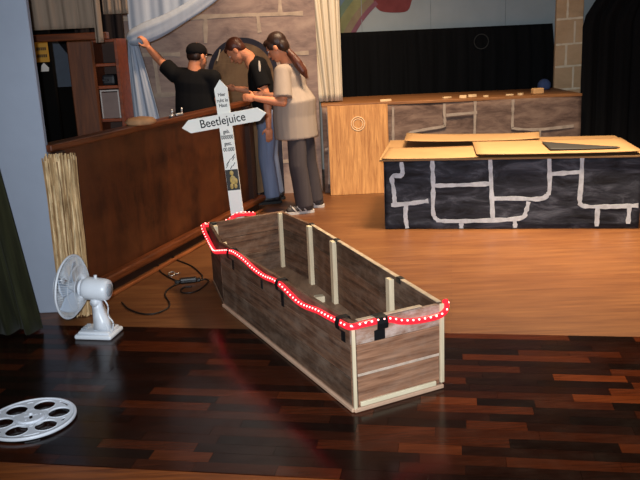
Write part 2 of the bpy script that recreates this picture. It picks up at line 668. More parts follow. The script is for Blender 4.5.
# arched door standing proud of the canvas
AC, AR = 0.285, 0.36
arch = [(AC + AR * math.cos(q), 1.28 + AR * math.sin(q)) for q in [math.pi * k / 24 for k in range(25)]] + [(AC - AR, 0.01), (AC + AR, 0.01)]
inner = [(AC + (AR - 0.045) * math.cos(q), 1.27 + (AR - 0.045) * math.sin(q)) for q in [math.pi * k / 24 for k in range(25)]] + [(AC - AR + 0.045, 0.02), (AC + AR - 0.045, 0.02)]
RX = Matrix.Rotation(math.radians(90), 4, 'X')
mb = MB()
mb.prism(arch, -0.002, 0.02, RX)
mb.build('arch_rim', plain('arch_rim_paint', rgb(36, 36, 48), 0.8, 0.2, var=0.3), bk)
mb = MB()
mb.prism(inner, 0.018, 0.034, RX)
mb.build('arch_door', stone_mat('arch_door_paint', rgb(72, 56, 44), rgb(104, 82, 62), rgb(128, 104, 78), 1.6, (2, 2, 0.7)), bk)
mb = MB()
mb.cyl((0.03, -0.045, 1.42), (0.07, -0.05, 1.53), 0.008, 0.006, 8)
mb.build('edge_highlight', plain('pale_highlight', rgb(196, 176, 150), 0.5), bk)  # slim pale strip standing in for a highlight on the arch edge

# ================================================================== PAINTED PILLAR
pl = thing('painted_pillar', 'tan scenery pillar painted with pale brick joints behind the platform', 'pillar', (2.96, 9.1, 0))
mb = MB()
mb.box((0, 0.025, 1.7), (0.31, 0.05, 3.4), None, 0.004)
mb.build('column', stone_mat('pillar_paint', rgb(196, 158, 122), rgb(214, 174, 134), rgb(226, 188, 148), 1.5), pl)
PL = []
for k, z in enumerate([0.18, 0.42, 0.66, 0.9, 1.16, 1.41, 1.69, 1.93, 2.17, 2.42, 2.67, 2.92]):
    PL.append([(-0.152, z - 0.005), (0, z), (0.152, z + 0.006)])
    x = 0.06 if k % 2 else -0.03
    PL.append([(x, z), (x, z + 0.25)])
paint_lines(PL, lambda u, v, h: V((u, 0.0005 - h, v)), pl, plain('pillar_joint_paint', rgb(244, 222, 192), 0.9, 0.1), 0.022)

# ================================================================== BACK PLATFORM
M_PLY = wood('plywood_tan', rgb(160, 106, 58), rgb(216, 160, 98), (42, 42, 1.6), 0.55, 0.3)
M_TOPWOOD = wood('platform_top_wood', rgb(116, 72, 38), rgb(156, 106, 62), (2, 25, 25), 0.55)
pf = thing('stage_platform', 'long low stage platform with a brown painted stone front', 'platform', (1.425, 8.05, 0))
mb = MB()
mb.box((0, 0.47, 0.445), (2.66, 0.9, 0.89))
mb.build('frame', plain('platform_frame', rgb(70, 54, 44), 0.8), pf)
mb = MB()


def front(u, w):
    x = -1.345 + 2.69 * u
    return (x, 0.0 + 0.008 * math.sin(9 * u + 4 * w) + 0.006 * math.sin(23 * u) * (1 - w), 0.005 + 0.9 * w)


mb.grid(front, 60, 14)
solid(mb.build('painted_front', stone_mat('platform_stone_paint', rgb(74, 58, 54), rgb(108, 88, 80), rgb(140, 118, 106), 3.2, (1, 1, 3)), pf, True), 0.004, 1.0)
mb = MB()
mb.box((0.0, 0.465, 0.915), (2.70, 0.95, 0.03), None, 0.005)
mb.build('top_board', M_TOPWOOD, pf)


def pfp(x, y):   # strokes on the platform front, measured along the face
    return x, y


PFL = [[(-0.61, 0.88), (-0.615, 0.6), (-0.62, 0.35)], [(-0.08, 0.89), (-0.08, 0.8), (-0.075, 0.68), (-0.1, 0.655), (-0.3, 0.63), (-0.45, 0.6), (-0.44, 0.53)], [(-0.06, 0.77), (0.26, 0.785)],
       [(0.24, 0.9), (0.235, 0.56)], [(0.63, 0.9), (0.63, 0.75), (0.63, 0.63), (0.66, 0.6), (0.9, 0.58), (1.27, 0.6)], [(-1.29, 0.86), (-1.28, 0.5), (-1.3, 0.1)], [(-1.33, 0.47), (-1.2, 0.5)],
       [(0.92, 0.58), (0.92, 0.25)], [(-0.3, 0.5), (0.4, 0.48)]]
paint_lines(PFL, lambda u, v, h: V((u, -0.017 - h, v)), pf, plain('platform_joint_paint', rgb(158, 144, 134), 0.9, 0.1, var=0.2, scale=15), 0.026)

# plywood board leaning on the platform front
pb = thing('plywood_board', 'upright golden plywood board leaning on the stone platform front', 'board', (0.445, 7.93, 0))
tilt = Matrix.Rotation(math.radians(-4.2), 3, 'X')
mb = MB()
mb.box(tilt @ V((0, 0, 0.46)), (0.62, 0.012, 0.92), tilt, 0.002)
mb.build('sheet', M_PLY, pb)
mb = MB()
mb.tube([tilt @ V((0.0 + 0.07 * math.cos(a), -0.007, 0.73 + 0.07 * math.sin(a))) for a in [2 * math.pi * k / 24 for k in range(24)]], 0.005, 6, True)
mb.tube([tilt @ V((0.0 + 0.05 * math.cos(a), -0.007, 0.73 + 0.05 * math.sin(a))) for a in [2 * math.pi * k / 20 for k in range(20)]], 0.004, 6, True)
mb.build('chalk_circle', plain('chalk', rgb(228, 200, 164), 0.9), pb, True)

# scraps lying on the platform top
scr = [(1.4, 8.2, 0.10, 0.4), (1.56, 8.14, 0.07, -0.3), (1.67, 8.22, 0.09, 0.1), (1.8, 8.13, 0.06, 0.8), (2.06, 8.2, 0.08, -0.1), (2.17, 8.17, 0.06, 0.5), (0.75, 8.16, 0.12, 0.15)]
for x, y, L, a in scr:
    mb = MB()
    R = Matrix.Rotation(a, 3, 'Z')
    pts = [(-L / 2, -0.02), (-L * 0.1, -0.028), (L / 2, -0.012), (L * 0.42, 0.022), (0, 0.03), (-L * 0.45, 0.018)]
    mb.prism(pts, 0, 0.012 + random.random() * 0.018, R.to_4x4())
    o = mb.build('wood_scrap', plain('scrap_wood', rgb(236, 204, 158), 0.7), loc=(x, y, 0.931))
    tag(o, 'longest pale wood offcut on the platform, above the leaning plywood board' if x < 1 else 'small pale wood offcut lying on the platform top', 'scrap', 'offcuts on the platform')
mb = MB()
mb.box((0, 0, 0.03), (0.12, 0.07, 0.06), Matrix.Rotation(0.2, 3, 'Z'), 0.008)
tag(mb.build('wood_block', plain('scrap_block', rgb(220, 172, 116), 0.7), loc=(2.36, 8.22, 0.931)), 'chunky wooden block lying on the platform top', 'block')
mb = MB()
mb.lathe([(0.001, 0), (0.06, 0.004), (0.075, 0.03), (0.07, 0.07), (0.05, 0.1), (0.025, 0.115), (0.001, 0.118)], 20)
tag(mb.build('blue_bundle', cloth_mat('blue_bundle_cloth', rgb(74, 90, 132), 0.2), smooth=True, loc=(2.6, 8.8, 0.93)), 'small rounded blue bundle on the platform beside the pillar', 'bundle')

# ================================================================== DARK STONE BLOCK
bx_ = thing('stone_block', 'large box wrapped in black cloth painted with white stone outlines', 'prop box', (0.565, 6.375, 0), AX)
BW, BH, BD = 2.04, 0.585, 1.15
mb = MB()
mb.box((BW / 2, BD / 2 + 0.02, BH / 2), (BW - 0.02, BD - 0.02, BH - 0.01))
mb.build('frame', plain('block_frame', rgb(96, 66, 40), 0.8), bx_)
t = NT('black_painted_cloth')
f = t.noise(t.coord('Object', (1.6, 1.6, 5)), 2.2, 7, 0.65, 0.8)
c = t.ramp(f, [(0.36, rgb(22, 23, 29)), (0.52, rgb(44, 47, 57)), (0.72, rgb(88, 92, 104))])
t.bump(t.noise(t.coord('Object', (3, 3, 8)), 2.0, 4), 0.4, 0.02)
M_BLKC = t.done(c, 0.8, 0.25)


def bfront(u, w):
    return (0.0 + BW * u + 0.01 * math.sin(3 * w), 0.004 * math.sin(11 * u + 3 * w) - 0.006 * (1 - w), 0.003 + (BH - 0.003) * w)


mb = MB()
mb.grid(bfront, 60, 14)
mb.grid(lambda u, w: (0.004 * math.sin(9 * u) - 0.004, BD * u, 0.003 + (BH - 0.003) * w), 20, 8)
mb.grid(lambda u, w: (BW + 0.006 * math.sin(9 * u), BD * u, 0.003 + (BH - 0.003) * w), 20, 8)
solid(mb.build('cloth', M_BLKC, bx_, True), 0.004, 0.0)


def bpx(x, y):   # design grid of the painted face -> metres on the face
    return ((x - 33) / 602 * BW, (262 - y) / 168 * BH)


BKL = [[(75, 97), (76, 128), (52, 132), (55, 165), (57, 197)], [(48, 202), (95, 198), (140, 192)], [(85, 200), (83, 230), (87, 260)],
       [(150, 95), (152, 160), (151, 215), (158, 236), (180, 242), (270, 241), (360, 236), (374, 220), (380, 196)], [(155, 155), (225, 154), (290, 152)],
       [(288, 94), (291, 150), (296, 240)], [(297, 188), (350, 188), (405, 190), (424, 180), (428, 160), (425, 94)], [(430, 131), (498, 127)],
       [(500, 92), (500, 150), (499, 198), (512, 208), (570, 209), (632, 207)], [(540, 211), (540, 256)], [(612, 210), (611, 250)], [(220, 244), (220, 260)], [(348, 240), (350, 259)]]
BKL = [[bpx(*p) for p in ln] for ln in BKL]
paint_lines(BKL, lambda u, v, h: V((u, 0.004 * math.sin(11 * u / BW + 3 * v / BH) - 0.006 * (1 - v / BH) - 0.0025 - h, v)), bx_, plain('white_stroke_paint', rgb(184, 190, 200), 0.85, 0.2, var=0.2, scale=20), 0.034)
M_CARD = plain('cardboard', rgb(138, 107, 73), 0.75, 0.2, var=0.07, scale=4)
mb = MB()
mb.box((BW / 2 - 0.01, BD / 2, BH + 0.008), (BW + 0.06, BD + 0.06, 0.016), None, 0.003)
mb.build('top_board', M_CARD, bx_)


def sheet(pts, z, mat, label, warp=0.02, name='cardboard_sheet', thick=0.006, lift=None):
    """four corner sheet, slightly curled, lying on the block"""
    A, B, C, D = [V((x, y, 0)) for x, y in pts]
    lift = lift or (0, 0, 0, 0)

    def f(u, w):
        p = (A * (1 - u) + B * u) * (1 - w) + (D * (1 - u) + C * u) * w
        h = (lift[0] * (1 - u) + lift[1] * u) * (1 - w) + (lift[3] * (1 - u) + lift[2] * u) * w
        p.z = z + warp * (abs(2 * u - 1) ** 3 * 0.5 + w * w * 0.3) + h
        return p
    mb = MB()
    mb.grid(f, 16, 8)
    o = mb.build(name, mat, smooth=True)
    solid(o, thick, 1.0)
    return tag(o, label, 'cardboard')


ZT = BH + 0.018
sheet([(0.54, 6.335), (1.31, 6.19), (1.45, 6.8), (0.66, 6.92)], ZT, M_CARD, 'flat cardboard sheet on the black block, at its corner nearest the plywood board', 0.012)
sheet([(1.3, 6.2), (2.56, 5.99), (2.68, 6.75), (1.42, 6.97)], ZT + 0.022, M_CARD, 'broad cardboard sheet across the black block, beneath the black sheet', 0.012)
sheet([(0.8, 6.95), (2.0, 6.86), (2.1, 7.22), (0.88, 7.42)], ZT + 0.05, M_CARD, 'narrow cardboard strip along the rear of the black block, facing the platform', 0.03, lift=(0, -0.02, -0.02, 0))
sheet([(1.90, 6.215), (2.44, 6.14), (2.43, 6.19), (1.96, 6.66)], ZT + 0.036, plain('black_card', rgb(22, 18, 16), 0.7), 'small black card sheet lying on the cardboard', 0.006, 'black_card_sheet')

# ================================================================== LEFT WOODEN PARTITION
PA, PB = V((-1.60, 4.63, 0)), V((-0.635, 7.42, 0))
pd = (PB - PA)
PLEN = pd.length
prot = math.atan2(pd.y, pd.x)
t = NT('dark_stained_panel')
f = t.noise(t.coord('Object', (6, 6, 1.2)), 1.0, 6, 0.7, 0.5)
g = t.noise(t.coord('Object', (1.0, 1, 1.3)), 2.2, 5, 0.65)
c = t.ramp(f, [(0.3, rgb(26, 12, 8)), (0.7, rgb(78, 38, 18))])
c = t.mix(t.ramp(g, [(0.42, (0, 0, 0, 1)), (0.7, (0.7,) * 3 + (1,))]), c, rgb(96, 52, 26))
s = t.noise(t.coord('Object', (2.0, 2, 40), (0, 0.75, 0)), 1.0, 2, 0.4)
c = t.mix(t.ramp(s, [(0.73, (0, 0, 0, 1)), (0.78, (0.35,) * 3 + (1,))]), c, rgb(104, 60, 34))
M_PANEL = t.done(c, 0.42, 0.4)
M_RAIL = wood('rail_wood', rgb(66, 32, 15), rgb(112, 58, 28), (3, 30, 30), 0.35)
pt = thing('wooden_partition', 'long low dark stained wooden partition with a rail along the stage side', 'partition', PA, prot)
mb = MB()
mb.box((PLEN / 2, 0.025, 0.51), (PLEN, 0.05, 1.0), None, 0.004)
mb.build('panel', M_PANEL, pt)
mb = MB()
mb.box((PLEN / 2, 0.03, 1.03), (PLEN + 0.04, 0.12, 0.045), None, 0.012, 3)
mb.build('top_rail', M_RAIL, pt)
for x in (0.045, PLEN - 0.05):
    mb = MB()
    mb.box((x, 0.0, 0.505), (0.09, 0.1, 1.005), None, 0.006)
    mb.build('end_post', plain('post_dark', rgb(38, 18, 10), 0.5), pt)
mb = MB()
mb.box((PLEN / 2 + 0.06, -0.05, 0.095), (PLEN + 0.12, 0.075, 0.06), None, 0.02, 3)
mb.build('base_rail', M_RAIL, pt)
mb = MB()
mb.box((PLEN / 2 + 0.02, -0.03, 0.033), (PLEN, 0.03, 0.066))
mb.build('plinth', plain('post_dark', rgb(60, 30, 16)), pt)
mb = MB()
mb.box((PLEN / 2 + 0.02, -0.115, 0.012), (PLEN - 0.2, 0.03, 0.024), None, 0.008, 2)
mb.build('floor_batten', wood('batten_wood', rgb(96, 48, 22), rgb(146, 84, 44), (3, 30, 30), 0.4), pt)

# little metal clamps lying on the rail
for k, (x, a) in enumerate(((1.5, 0.3), (1.62, -0.4))):
    p = PA + pd.normalized() * x
    cl = thing('metal_clamp', ('small metal clamp on the rail, beside the tan cloth bundle', 'small metal clamp on the rail, on the side of the grave cross')[k], 'clamp', (p.x, p.y, 1.053), prot + a, 'clamps on the rail')
    mb = MB()
    mb.box((0, 0, 0.012), (0.07, 0.03, 0.02), None, 0.005)
    mb.build('jaw', plain('clamp_steel', rgb(200, 200, 204), 0.3, 0.5, 0.8), cl)
    mb = MB()
    mb.cyl((0.03, 0, 0.02), (0.03, 0.0, 0.06), 0.009, 0.007, 10)
    mb.build('screw', plain('clamp_steel', rgb(200, 200, 204)), cl, True)
    mb = MB()
    mb.box((-0.05, 0, 0.01), (0.05, 0.012, 0.012), None, 0.003)
    mb.build('lever', plain('clamp_dark', rgb(34, 32, 32), 0.5), cl)

# ================================================================== WING BEHIND THE PARTITION
M_BEIGE = cloth_mat('beige_valance', rgb(140, 122, 106), 0.15)
vl = thing('valance', 'beige cloth valance hanging from the beam beside the pale wall', 'valance', (0, 0, 0))
curtain('broad_panel', -2.8, -1.665, 1.752, 3.2, 6.17, 0.011, 9, M_BEIGE, vl, seed=21)
curtain('hanging_fold', -1.665, -1.605, 1.64, 3.2, 6.15, 0.02, 1, M_BEIGE, vl, seed=22, nu=24)
v2 = curtain('short_valance', -1.7, -1.5, 1.865, 3.2, 6.62, 0.012, 3, M_BEIGE, label='short beige cloth valance above the wooden shelves', cat='valance', seed=23)
bm_ = MB()
bm_.box((-2.2, 6.3, 1.692), (1.2, 0.1, 0.055), None, 0.006)
tag(bm_.build('wooden_beam', M_RAIL), 'dark wooden beam under the broad beige valance', 'beam')
bm_ = MB()
bm_.box((0, 0, 0.83), (0.2, 0.06, 1.66), None, 0.008)
tag(bm_.build('wooden_post', wood('post_wood', rgb(64, 32, 15), rgb(104, 56, 27), (20, 20, 2), 0.5), loc=(-1.835, 6.33, 0)), 'wide wooden post carrying the beam beside the shelves', 'post')
curtain('dark_drape', -2.1, -1.665, 1.2, 3.2, 7.12, 0.012, 4, cloth_mat('dark_brown_cloth', rgb(30, 24, 24), 0.3), label='dark brown drape hanging behind the wooden shelves', cat='drape', seed=31)
M_SHELF = wood('shelf_wood', rgb(84, 36, 17), rgb(128, 62, 30), (3, 25, 25), 0.45)
sh = thing('shelf_unit', 'tall reddish wooden shelf unit behind the partition', 'shelf', (-1.71, 6.72, 0))
for x in (-0.155, 0.06):
    mb = MB()
    mb.box((x, 0.17, 0.835), (0.022 if x < 0 else 0.03, 0.34, 1.67), None, 0.003)
    mb.build('side_board', M_SHELF, sh)
for z in (0.3, 0.65, 0.99, 1.272, 1.458, 1.657):
    mb = MB()
    mb.box((-0.0495, 0.165, z), (0.189, 0.33, 0.024), None, 0.003)
    mb.build('shelf_board', M_SHELF, sh)
mb = MB()
mb.box((-0.05, 0.347, 0.835), (0.24, 0.012, 1.67))
mb.build('back_board', plain('shelf_back', rgb(50, 30, 22), 0.8), sh)
fr = thing('framed_panel', 'pale panel with white edges standing on a shelf', 'panel', (-1.765, 6.8, 1.003))
mb = MB()
mb.box((0, 0.004, 0.11), (0.16, 0.008, 0.22))
mb.build('sheet', plain('frosted_panel', rgb(122, 100, 92), 0.5), fr)
for c_, s_ in (((-0.075, 0, 0.115), (0.012, 0.02, 0.23)), ((0.075, 0, 0.115), (0.012, 0.02, 0.23)), ((0, 0, 0.236), (0.162, 0.02, 0.012))):
    mb = MB()
    mb.box(c_, s_, None, 0.002)
    mb.build('edge_strip', plain('white_edge', rgb(190, 178, 170), 0.5), fr)
mb = MB()
mb.box((0, 0, 0.045), (0.11, 0.15, 0.09), None, 0.02, 2)
mb.box((-0.02, -0.085, 0.045), (0.05, 0.03, 0.02), None, 0.004)
tag(mb.build('dark_case', plain('dark_case', rgb(30, 28, 32), 0.5), loc=(-1.76, 6.86, 1.285)), 'small dark case with a grip inside the middle shelf', 'case')
mb = MB()
mb.lathe([(0.001, 0), (0.1, 0.0), (0.115, 0.02), (0.09, 0.045), (0.03, 0.055), (0.001, 0.056)], 18)
p = PA + pd.normalized() * 1.05
tag(mb.build('tan_cloth_bundle', cloth_mat('tan_bundle', rgb(170, 128, 92), 0.2), smooth=True, loc=(p.x + 0.0, p.y, 1.053)), 'flat tan cloth bundle resting on the partition rail', 'cloth')
# yellow sign, white note and a leaning grey board in the dark
sg = thing('yellow_sign', 'small yellow notice with two dark lines on the dark wing', 'sign', (-2.37, 7.0, 1.5))
mb = MB()
mb.box((0, 0, 0.085), (0.115, 0.01, 0.17), None, 0.002)
mb.build('plate', plain('sign_yellow', rgb(172, 126, 36), 0.5, var=0.05), sg)
for z, w_ in ((0.115, 0.085), (0.055, 0.09)):
    mb = MB()
    for k in range(5):
        mb.box((-w_ / 2 + w_ * (k + 0.5) / 5, -0.006, z), (w_ / 6.5, 0.002, 0.026))
    mb.build('lettering', plain('sign_ink', rgb(70, 48, 20), 0.7), sg)
mb = MB()
mb.prism([(-0.04, 0), (0.03, 0.0), (0.035, 0.03), (-0.005, 0.075), (-0.03, 0.05)], 0, 0.003, RX)
tag(mb.build('white_note', plain('paper_white', rgb(190, 190, 188), 0.8), loc=(-2.36, 7.0, 1.42)), 'torn white paper note just below the yellow notice', 'paper')
# support panel carrying the notice
mb = MB()
mb.box((-2.42, 7.05, 0.9), (0.24, 0.06, 1.8), None, 0.004)
tag(mb.build('black_flat', plain('black_flat', rgb(6, 6, 6), 0.9, 0.1)), 'narrow black flat carrying the yellow notice', 'flat')
mb = MB()
mb.prism([(-0.15, 0), (0.1, 0), (0.1, 0.28), (-0.02, 0.45), (-0.15, 0.47)], 0, 0.02, RX)
tag(mb.build('grey_board', plain('slate_board', rgb(64, 74, 88), 0.7), loc=(-2.55, 8.1, 1.23)), 'slanted slate grey board in the dark wing', 'board')
mb = MB()
mb.box((-2.6, 8.12, 0.615), (0.5, 0.25, 1.23), None, 0.01)
tag(mb.build('black_crate', plain('black_flat', rgb(14, 13, 13))), 'tall black crate under the slate grey board', 'crate')

# ---- light blue drape, tied back
M_BLUE = cloth_mat('blue_drape', rgb(158, 167, 182), 0.08)
dr = thing('blue_drape', 'light blue drape swept aside and gathered by the raised hand', 'drape', (0, 0, 0))
band = bez([(-1.655, 7.24, 1.655), (-1.6, 7.22, 1.675), (-1.47, 7.21, 1.715), (-1.33, 7.21, 1.765), (-1.15, 7.22, 1.85), (-0.98, 7.23, 1.945), (-0.8, 7.24, 2.08), (-0.55, 7.25, 2.35), (-0.35, 7.27, 2.7)], 6)
mb = MB()
rings = []
for i, p in enumerate(band):
    a, b = band[max(0, i - 1)], band[min(len(band) - 1, i + 1)]
    d = (b - a).normalized()
    s = V((-d.z, 0, d.x)).normalized()
    k = i / (len(band) - 1)
    w_ = 0.038 + 0.05 * k + 0.03 * math.exp(-((k - 0.25) / 0.2) ** 2)
    ring = []
    for q in range(28):
        ang = 2 * math.pi * q / 28
        rr = 1 + 0.13 * math.sin(ang * 5 + 2.5 * k) + 0.07 * math.sin(ang * 9 - 2 * k)
        ring.append(p + s * w_ * rr * math.cos(ang) + V((0, 1, 0)) * 0.035 * rr * math.sin(ang))
    rings.append(ring)
mb.loft(rings)
mb.build('swag', M_BLUE, dr, True)


def tail(u, w):
    z = 1.68 * (1 - w) + 0.02
    sp = 0.05 + 0.22 * min(1, w / 0.5) ** 0.7
    cx_ = -1.63 + 0.06 * min(1, w / 0.45)
    x = cx_ + (u - 0.5) * sp
    return (x, 7.26 + 0.011 * math.sin(u * 15 + 2 * w) + 0.004 * math.sin(u * 37), z)


mb = MB()
mb.grid(tail, 70, 30)
solid(mb.build('tail', M_BLUE, dr, True), 0.004)


def bandz(x):
    for i in range(len(band) - 1):
        if band[i].x <= x <= band[i + 1].x:
            k = (x - band[i].x) / (band[i + 1].x - band[i].x)
            return band[i].z * (1 - k) + band[i + 1].z * k
    return band[0].z


def upper(u, w):
    x = -1.655 + 1.2 * u
    zb = bandz(x)
    z = zb + (3.3 - zb) * w
    return (x, 7.29 + 0.010 * math.sin(u * 34 + 1.5 * (1 - w)) + 0.004 * math.sin(u * 83), z)


mb = MB()
mb.grid(upper, 110, 24)
solid(mb.build('upper_panel', M_BLUE, dr, True), 0.004)

# ================================================================== COFFIN
CN = {'NL': V((.118, 3.085, 0)), 'NR': V((.54, 3.295, 0)), 'SR': V((-.05, 4.95, 0)), 'HR': V((-.255, 5.36, 0)), 'HL': V((-.75, 5.08, 0)), 'SL': V((-.62, 4.57, 0))}
CH = 0.42
cctr = sum(CN.values(), V((0, 0, 0))) / 6
cof = thing('wooden_coffin', 'open coffin of weathered planks with red rope lights around its rim', 'coffin', (0, 0, 0))
M_CB = []
for k, (dk, lt) in enumerate((((58, 38, 28), (116, 84, 64)), ((98, 64, 46), (166, 122, 94)), ((52, 37, 28), (104, 78, 61)))):
    M_CB.append(wood('coffin_board_%d' % k, rgb(*dk), rgb(*lt), (2.6, 30, 48), 0.65, 0.25, dirt=rgb(150, 130, 114), dirt_amt=0.4, vary=0.3))
M_CB.append(wood('coffin_dusty_board', rgb(112, 84, 68), rgb(160, 128, 108), (2.2, 22, 30), 0.65, 0.25, dirt=rgb(206, 194, 186), dirt_amt=0.8))
M_BAT = wood('pale_batten', rgb(190, 172, 142), rgb(222, 206, 176), (20, 20, 2), 0.6, 0.25)
M_CREAM = wood('cream_strip', rgb(206, 192, 160), rgb(230, 218, 188), (3, 20, 20), 0.6, 0.25)


def side(a, b, splits, mats, name='plank'):
    A, B = CN[a], CN[b]
    d = B - A
    L = d.length
    ang = math.atan2(d.y, d.x)
    n = V((d.y, -d.x, 0)).normalized()
    if n.dot((A + B) / 2 - cctr) < 0:
        n = -n
    for k in range(len(splits) - 1):
        z0, z1 = splits[k], splits[k + 1]
        mb = MB()
        mb.box((0, 0, 0), (L, 0.02, z1 - z0 - 0.002), None, 0.0025)
        o = mb.build(name, mats[k % len(mats)], cof)
        o.location = (A + B) / 2 - n * (0.012 + random.uniform(-0.0015, 0.0015)) + V((0, 0, (z0 + z1) / 2))
        o.rotation_euler = (random.uniform(-0.008, 0.008), random.uniform(-0.002, 0.002), ang)
    return A, B, n, ang, L


side('SL', 'NL', [0.02, 0.15, 0.29, 0.42], [M_CB[2], M_CB[0], M_CB[0]])
side('HL', 'SL', [0.02, 0.15, 0.29, 0.42], [M_CB[2], M_CB[0], M_CB[2]])
side('HL', 'HR', [0.02, 0.16, 0.3, 0.425], [M_CB[2], M_CB[0], M_CB[0]])
side('HR', 'SR', [0.02, 0.16, 0.3, 0.42], [M_CB[0], M_CB[2], M_CB[0]])
side('SR', 'NR', [0.02, 0.14, 0.29, 0.42], [M_CB[0], M_CB[0], M_CB[2]])
side('NL', 'NR', [0.02, 0.17, 0.31, 0.415], [M_CB[1], M_CB[1], M_CB[3]])
p_, an_ = (CN['NL'] + CN['NR']) / 2, math.atan2(CN['NR'].y - CN['NL'].y, CN['NR'].x - CN['NL'].x)
mb = MB()
mb.box((0, -0.003, 0.172), (0.43, 0.004, 0.012), None, 0.001)
mb.build('seam_strip', plain('seam_filler', rgb(186, 166, 148), 0.7, var=0.25, scale=20), cof, loc=(p_.x, p_.y, 0), rotz=an_)
# bottom board
mb = MB()
order = ['NL', 'NR', 'SR', 'HR', 'HL', 'SL']
mb.prism([(CN[k].x, CN[k].y) for k in order], 0.0, 0.02)
mb.build('bottom_board', wood('coffin_bottom', rgb(110, 82, 62), rgb(168, 136, 110), (12, 3, 10), 0.65, kind='Object', rot=(0, 0, 0.4)), cof)


def vbat(p, z0, z1, wx, wy, ang, name='batten', mat=None):
    mb = MB()
    mb.box((0, 0, (z0 + z1) / 2), (wx, wy, z1 - z0), None, 0.002)
    return mb.build(name, mat or M_BAT, cof, loc=(p.x, p.y, 0), rotz=ang)


def along(a, b, s, off):
    A, B = CN[a], CN[b]
    d = (B - A)
    n = V((d.y, -d.x, 0)).normalized()
    if n.dot((A + B) / 2 - cctr) < 0:
        n = -n
    return A + d * s + n * off, math.atan2(d.y, d.x)


# inside battens on the far side, then the near side
for a, b, s, z1 in (('NR', 'SR', 0.967, 0.418), ('NR', 'SR', 0.725, 0.415), ('NR', 'SR', 0.27, 0.405), ('HR', 'SR', 0.05, 0.418), ('HL', 'SL', 0.12, 0.415), ('HL', 'SL', 0.93, 0.40),
                    ('SL', 'NL', 0.26, 0.39), ('SL', 'NL', 0.66, 0.35)):
    p, an = along(a, b, s, -0.038)
    vbat(p, 0.02, z1, 0.045, 0.028, an)
# corner strips outside
p, an = along('NL', 'NR', 0.012, 0.002)
vbat(p, 0.015, 0.40, 0.016, 0.012, an, 'corner_strip')
p, an = along('NL', 'NR', 0.988, 0.004)
vbat(p, 0.03, 0.415, 0.02, 0.014, an, 'corner_strip')
# cream cleat and base strips on the foot end and long side
p, an = along('NL', 'NR', 0.5, 0.004)
mb = MB()
mb.box((-0.005, 0, 0.034), (0.40, 0.012, 0.022), None, 0.002)
mb.build('cleat', M_CREAM, cof, loc=(p.x, p.y, 0), rotz=an)
mb = MB()
mb.box((0, 0, 0.010), (0.475, 0.016, 0.02), None, 0.004)
mb.build('base_strip', plain('base_strip_wood', rgb(190, 156, 130), 0.6), cof, loc=(p.x, p.y, 0), rotz=an)
p, an = along('SL', 'NL', 0.5, 0.004)
mb = MB()
mb.box((0, 0, 0.010), (1.66, 0.016, 0.02), None, 0.004)
mb.build('base_strip', plain('base_strip_wood', rgb(190, 156, 130)), cof, loc=(p.x, p.y, 0), rotz=an)
# pale rim strips inside the top edge
for a, b, s, L in (('SR', 'NR', 0.5, 1.74), ('NL', 'NR', 0.42, 0.33)):
    p, an = along(a, b, s, -0.012)
    mb = MB()
    mb.box((0, 0, 0.4215), (L, 0.024, 0.004), None, 0.001)
    mb.build('rim_edge', plain('rim_wood', rgb(176, 156, 132), 0.6, var=0.3, scale=14), cof, loc=(p.x, p.y, 0), rotz=an)
# pale blocks on the coffin floor
mb = MB()
mb.box((0, 0, 0.02), (0.06, 0.05, 0.04), None, 0.003)
mb.build('floor_cleat', M_BAT, cof, loc=(-0.02, 4.52, 0.02), rotz=0.3)

# ---- black tape strips holding the rope
M_TAPE = plain('black_tape', rgb(14, 14, 16), 0.5, 0.4)


def tape(a, b, s, wid, z0, inner=0.06):
    p, an = along(a, b, s, 0)
    A, B = CN[a], CN[b]
    d = (B - A).normalized()
    n = V((d.y, -d.x, 0))
    if n.dot((A + B) / 2 - cctr) < 0:
        n = -n
    prof = [(0.0035, z0), (0.0035, 0.36), (0.03, 0.375), (0.034, 0.40), (0.028, 0.425), (0.004, 0.4285), (-0.024, 0.4285), (-0.0275, 0.42), (-0.0275, 0.42 - inner)]
    mb = MB()
    rows_ = [[mb.bm.verts.new(p + n * x + d * (k * wid) + V((0, 0, z))) for x, z in prof] for k in (-0.5, 0.5)]
    for i in range(len(prof) - 1):
        mb.bm.faces.new((rows_[0][i], rows_[0][i + 1], rows_[1][i + 1], rows_[1][i]))
    solid(mb.build('tape_strip', M_TAPE, cof), 0.0015)


for a, b, s, w_, z0 in (('SL', 'NL', 0.14, 0.028, 0.30), ('SL', 'NL', 0.565, 0.034, 0.28), ('SL', 'NL', 0.955, 0.036, 0.31), ('NL', 'NR', 0.29, 0.055, 0.315)):
    tape(a, b, s, w_, z0)
for a, b, s in (('SR', 'NR', 0.77, ), ('SR', 'NR', 0.28), ('SR', 'NR', 0.02), ('HL', 'HR', 0.05)):
    p, an = along(a, b, s, -0.012)
    mb = MB()
    mb.box((0, 0, 0.412), (0.045, 0.03, 0.03), None, 0.003)
    mb.build('tape_strip', M_TAPE, cof, loc=(p.x, p.y, 0), rotz=an)
p, an = along('SL', 'NL', 0.4, 0.001)
mb = MB()
mb.box((0, 0, 0.325), (0.02, 0.006, 0.05), None, 0.002)
mb.build('tape_strip', M_TAPE, cof, loc=(p.x, p.y, 0), rotz=an)

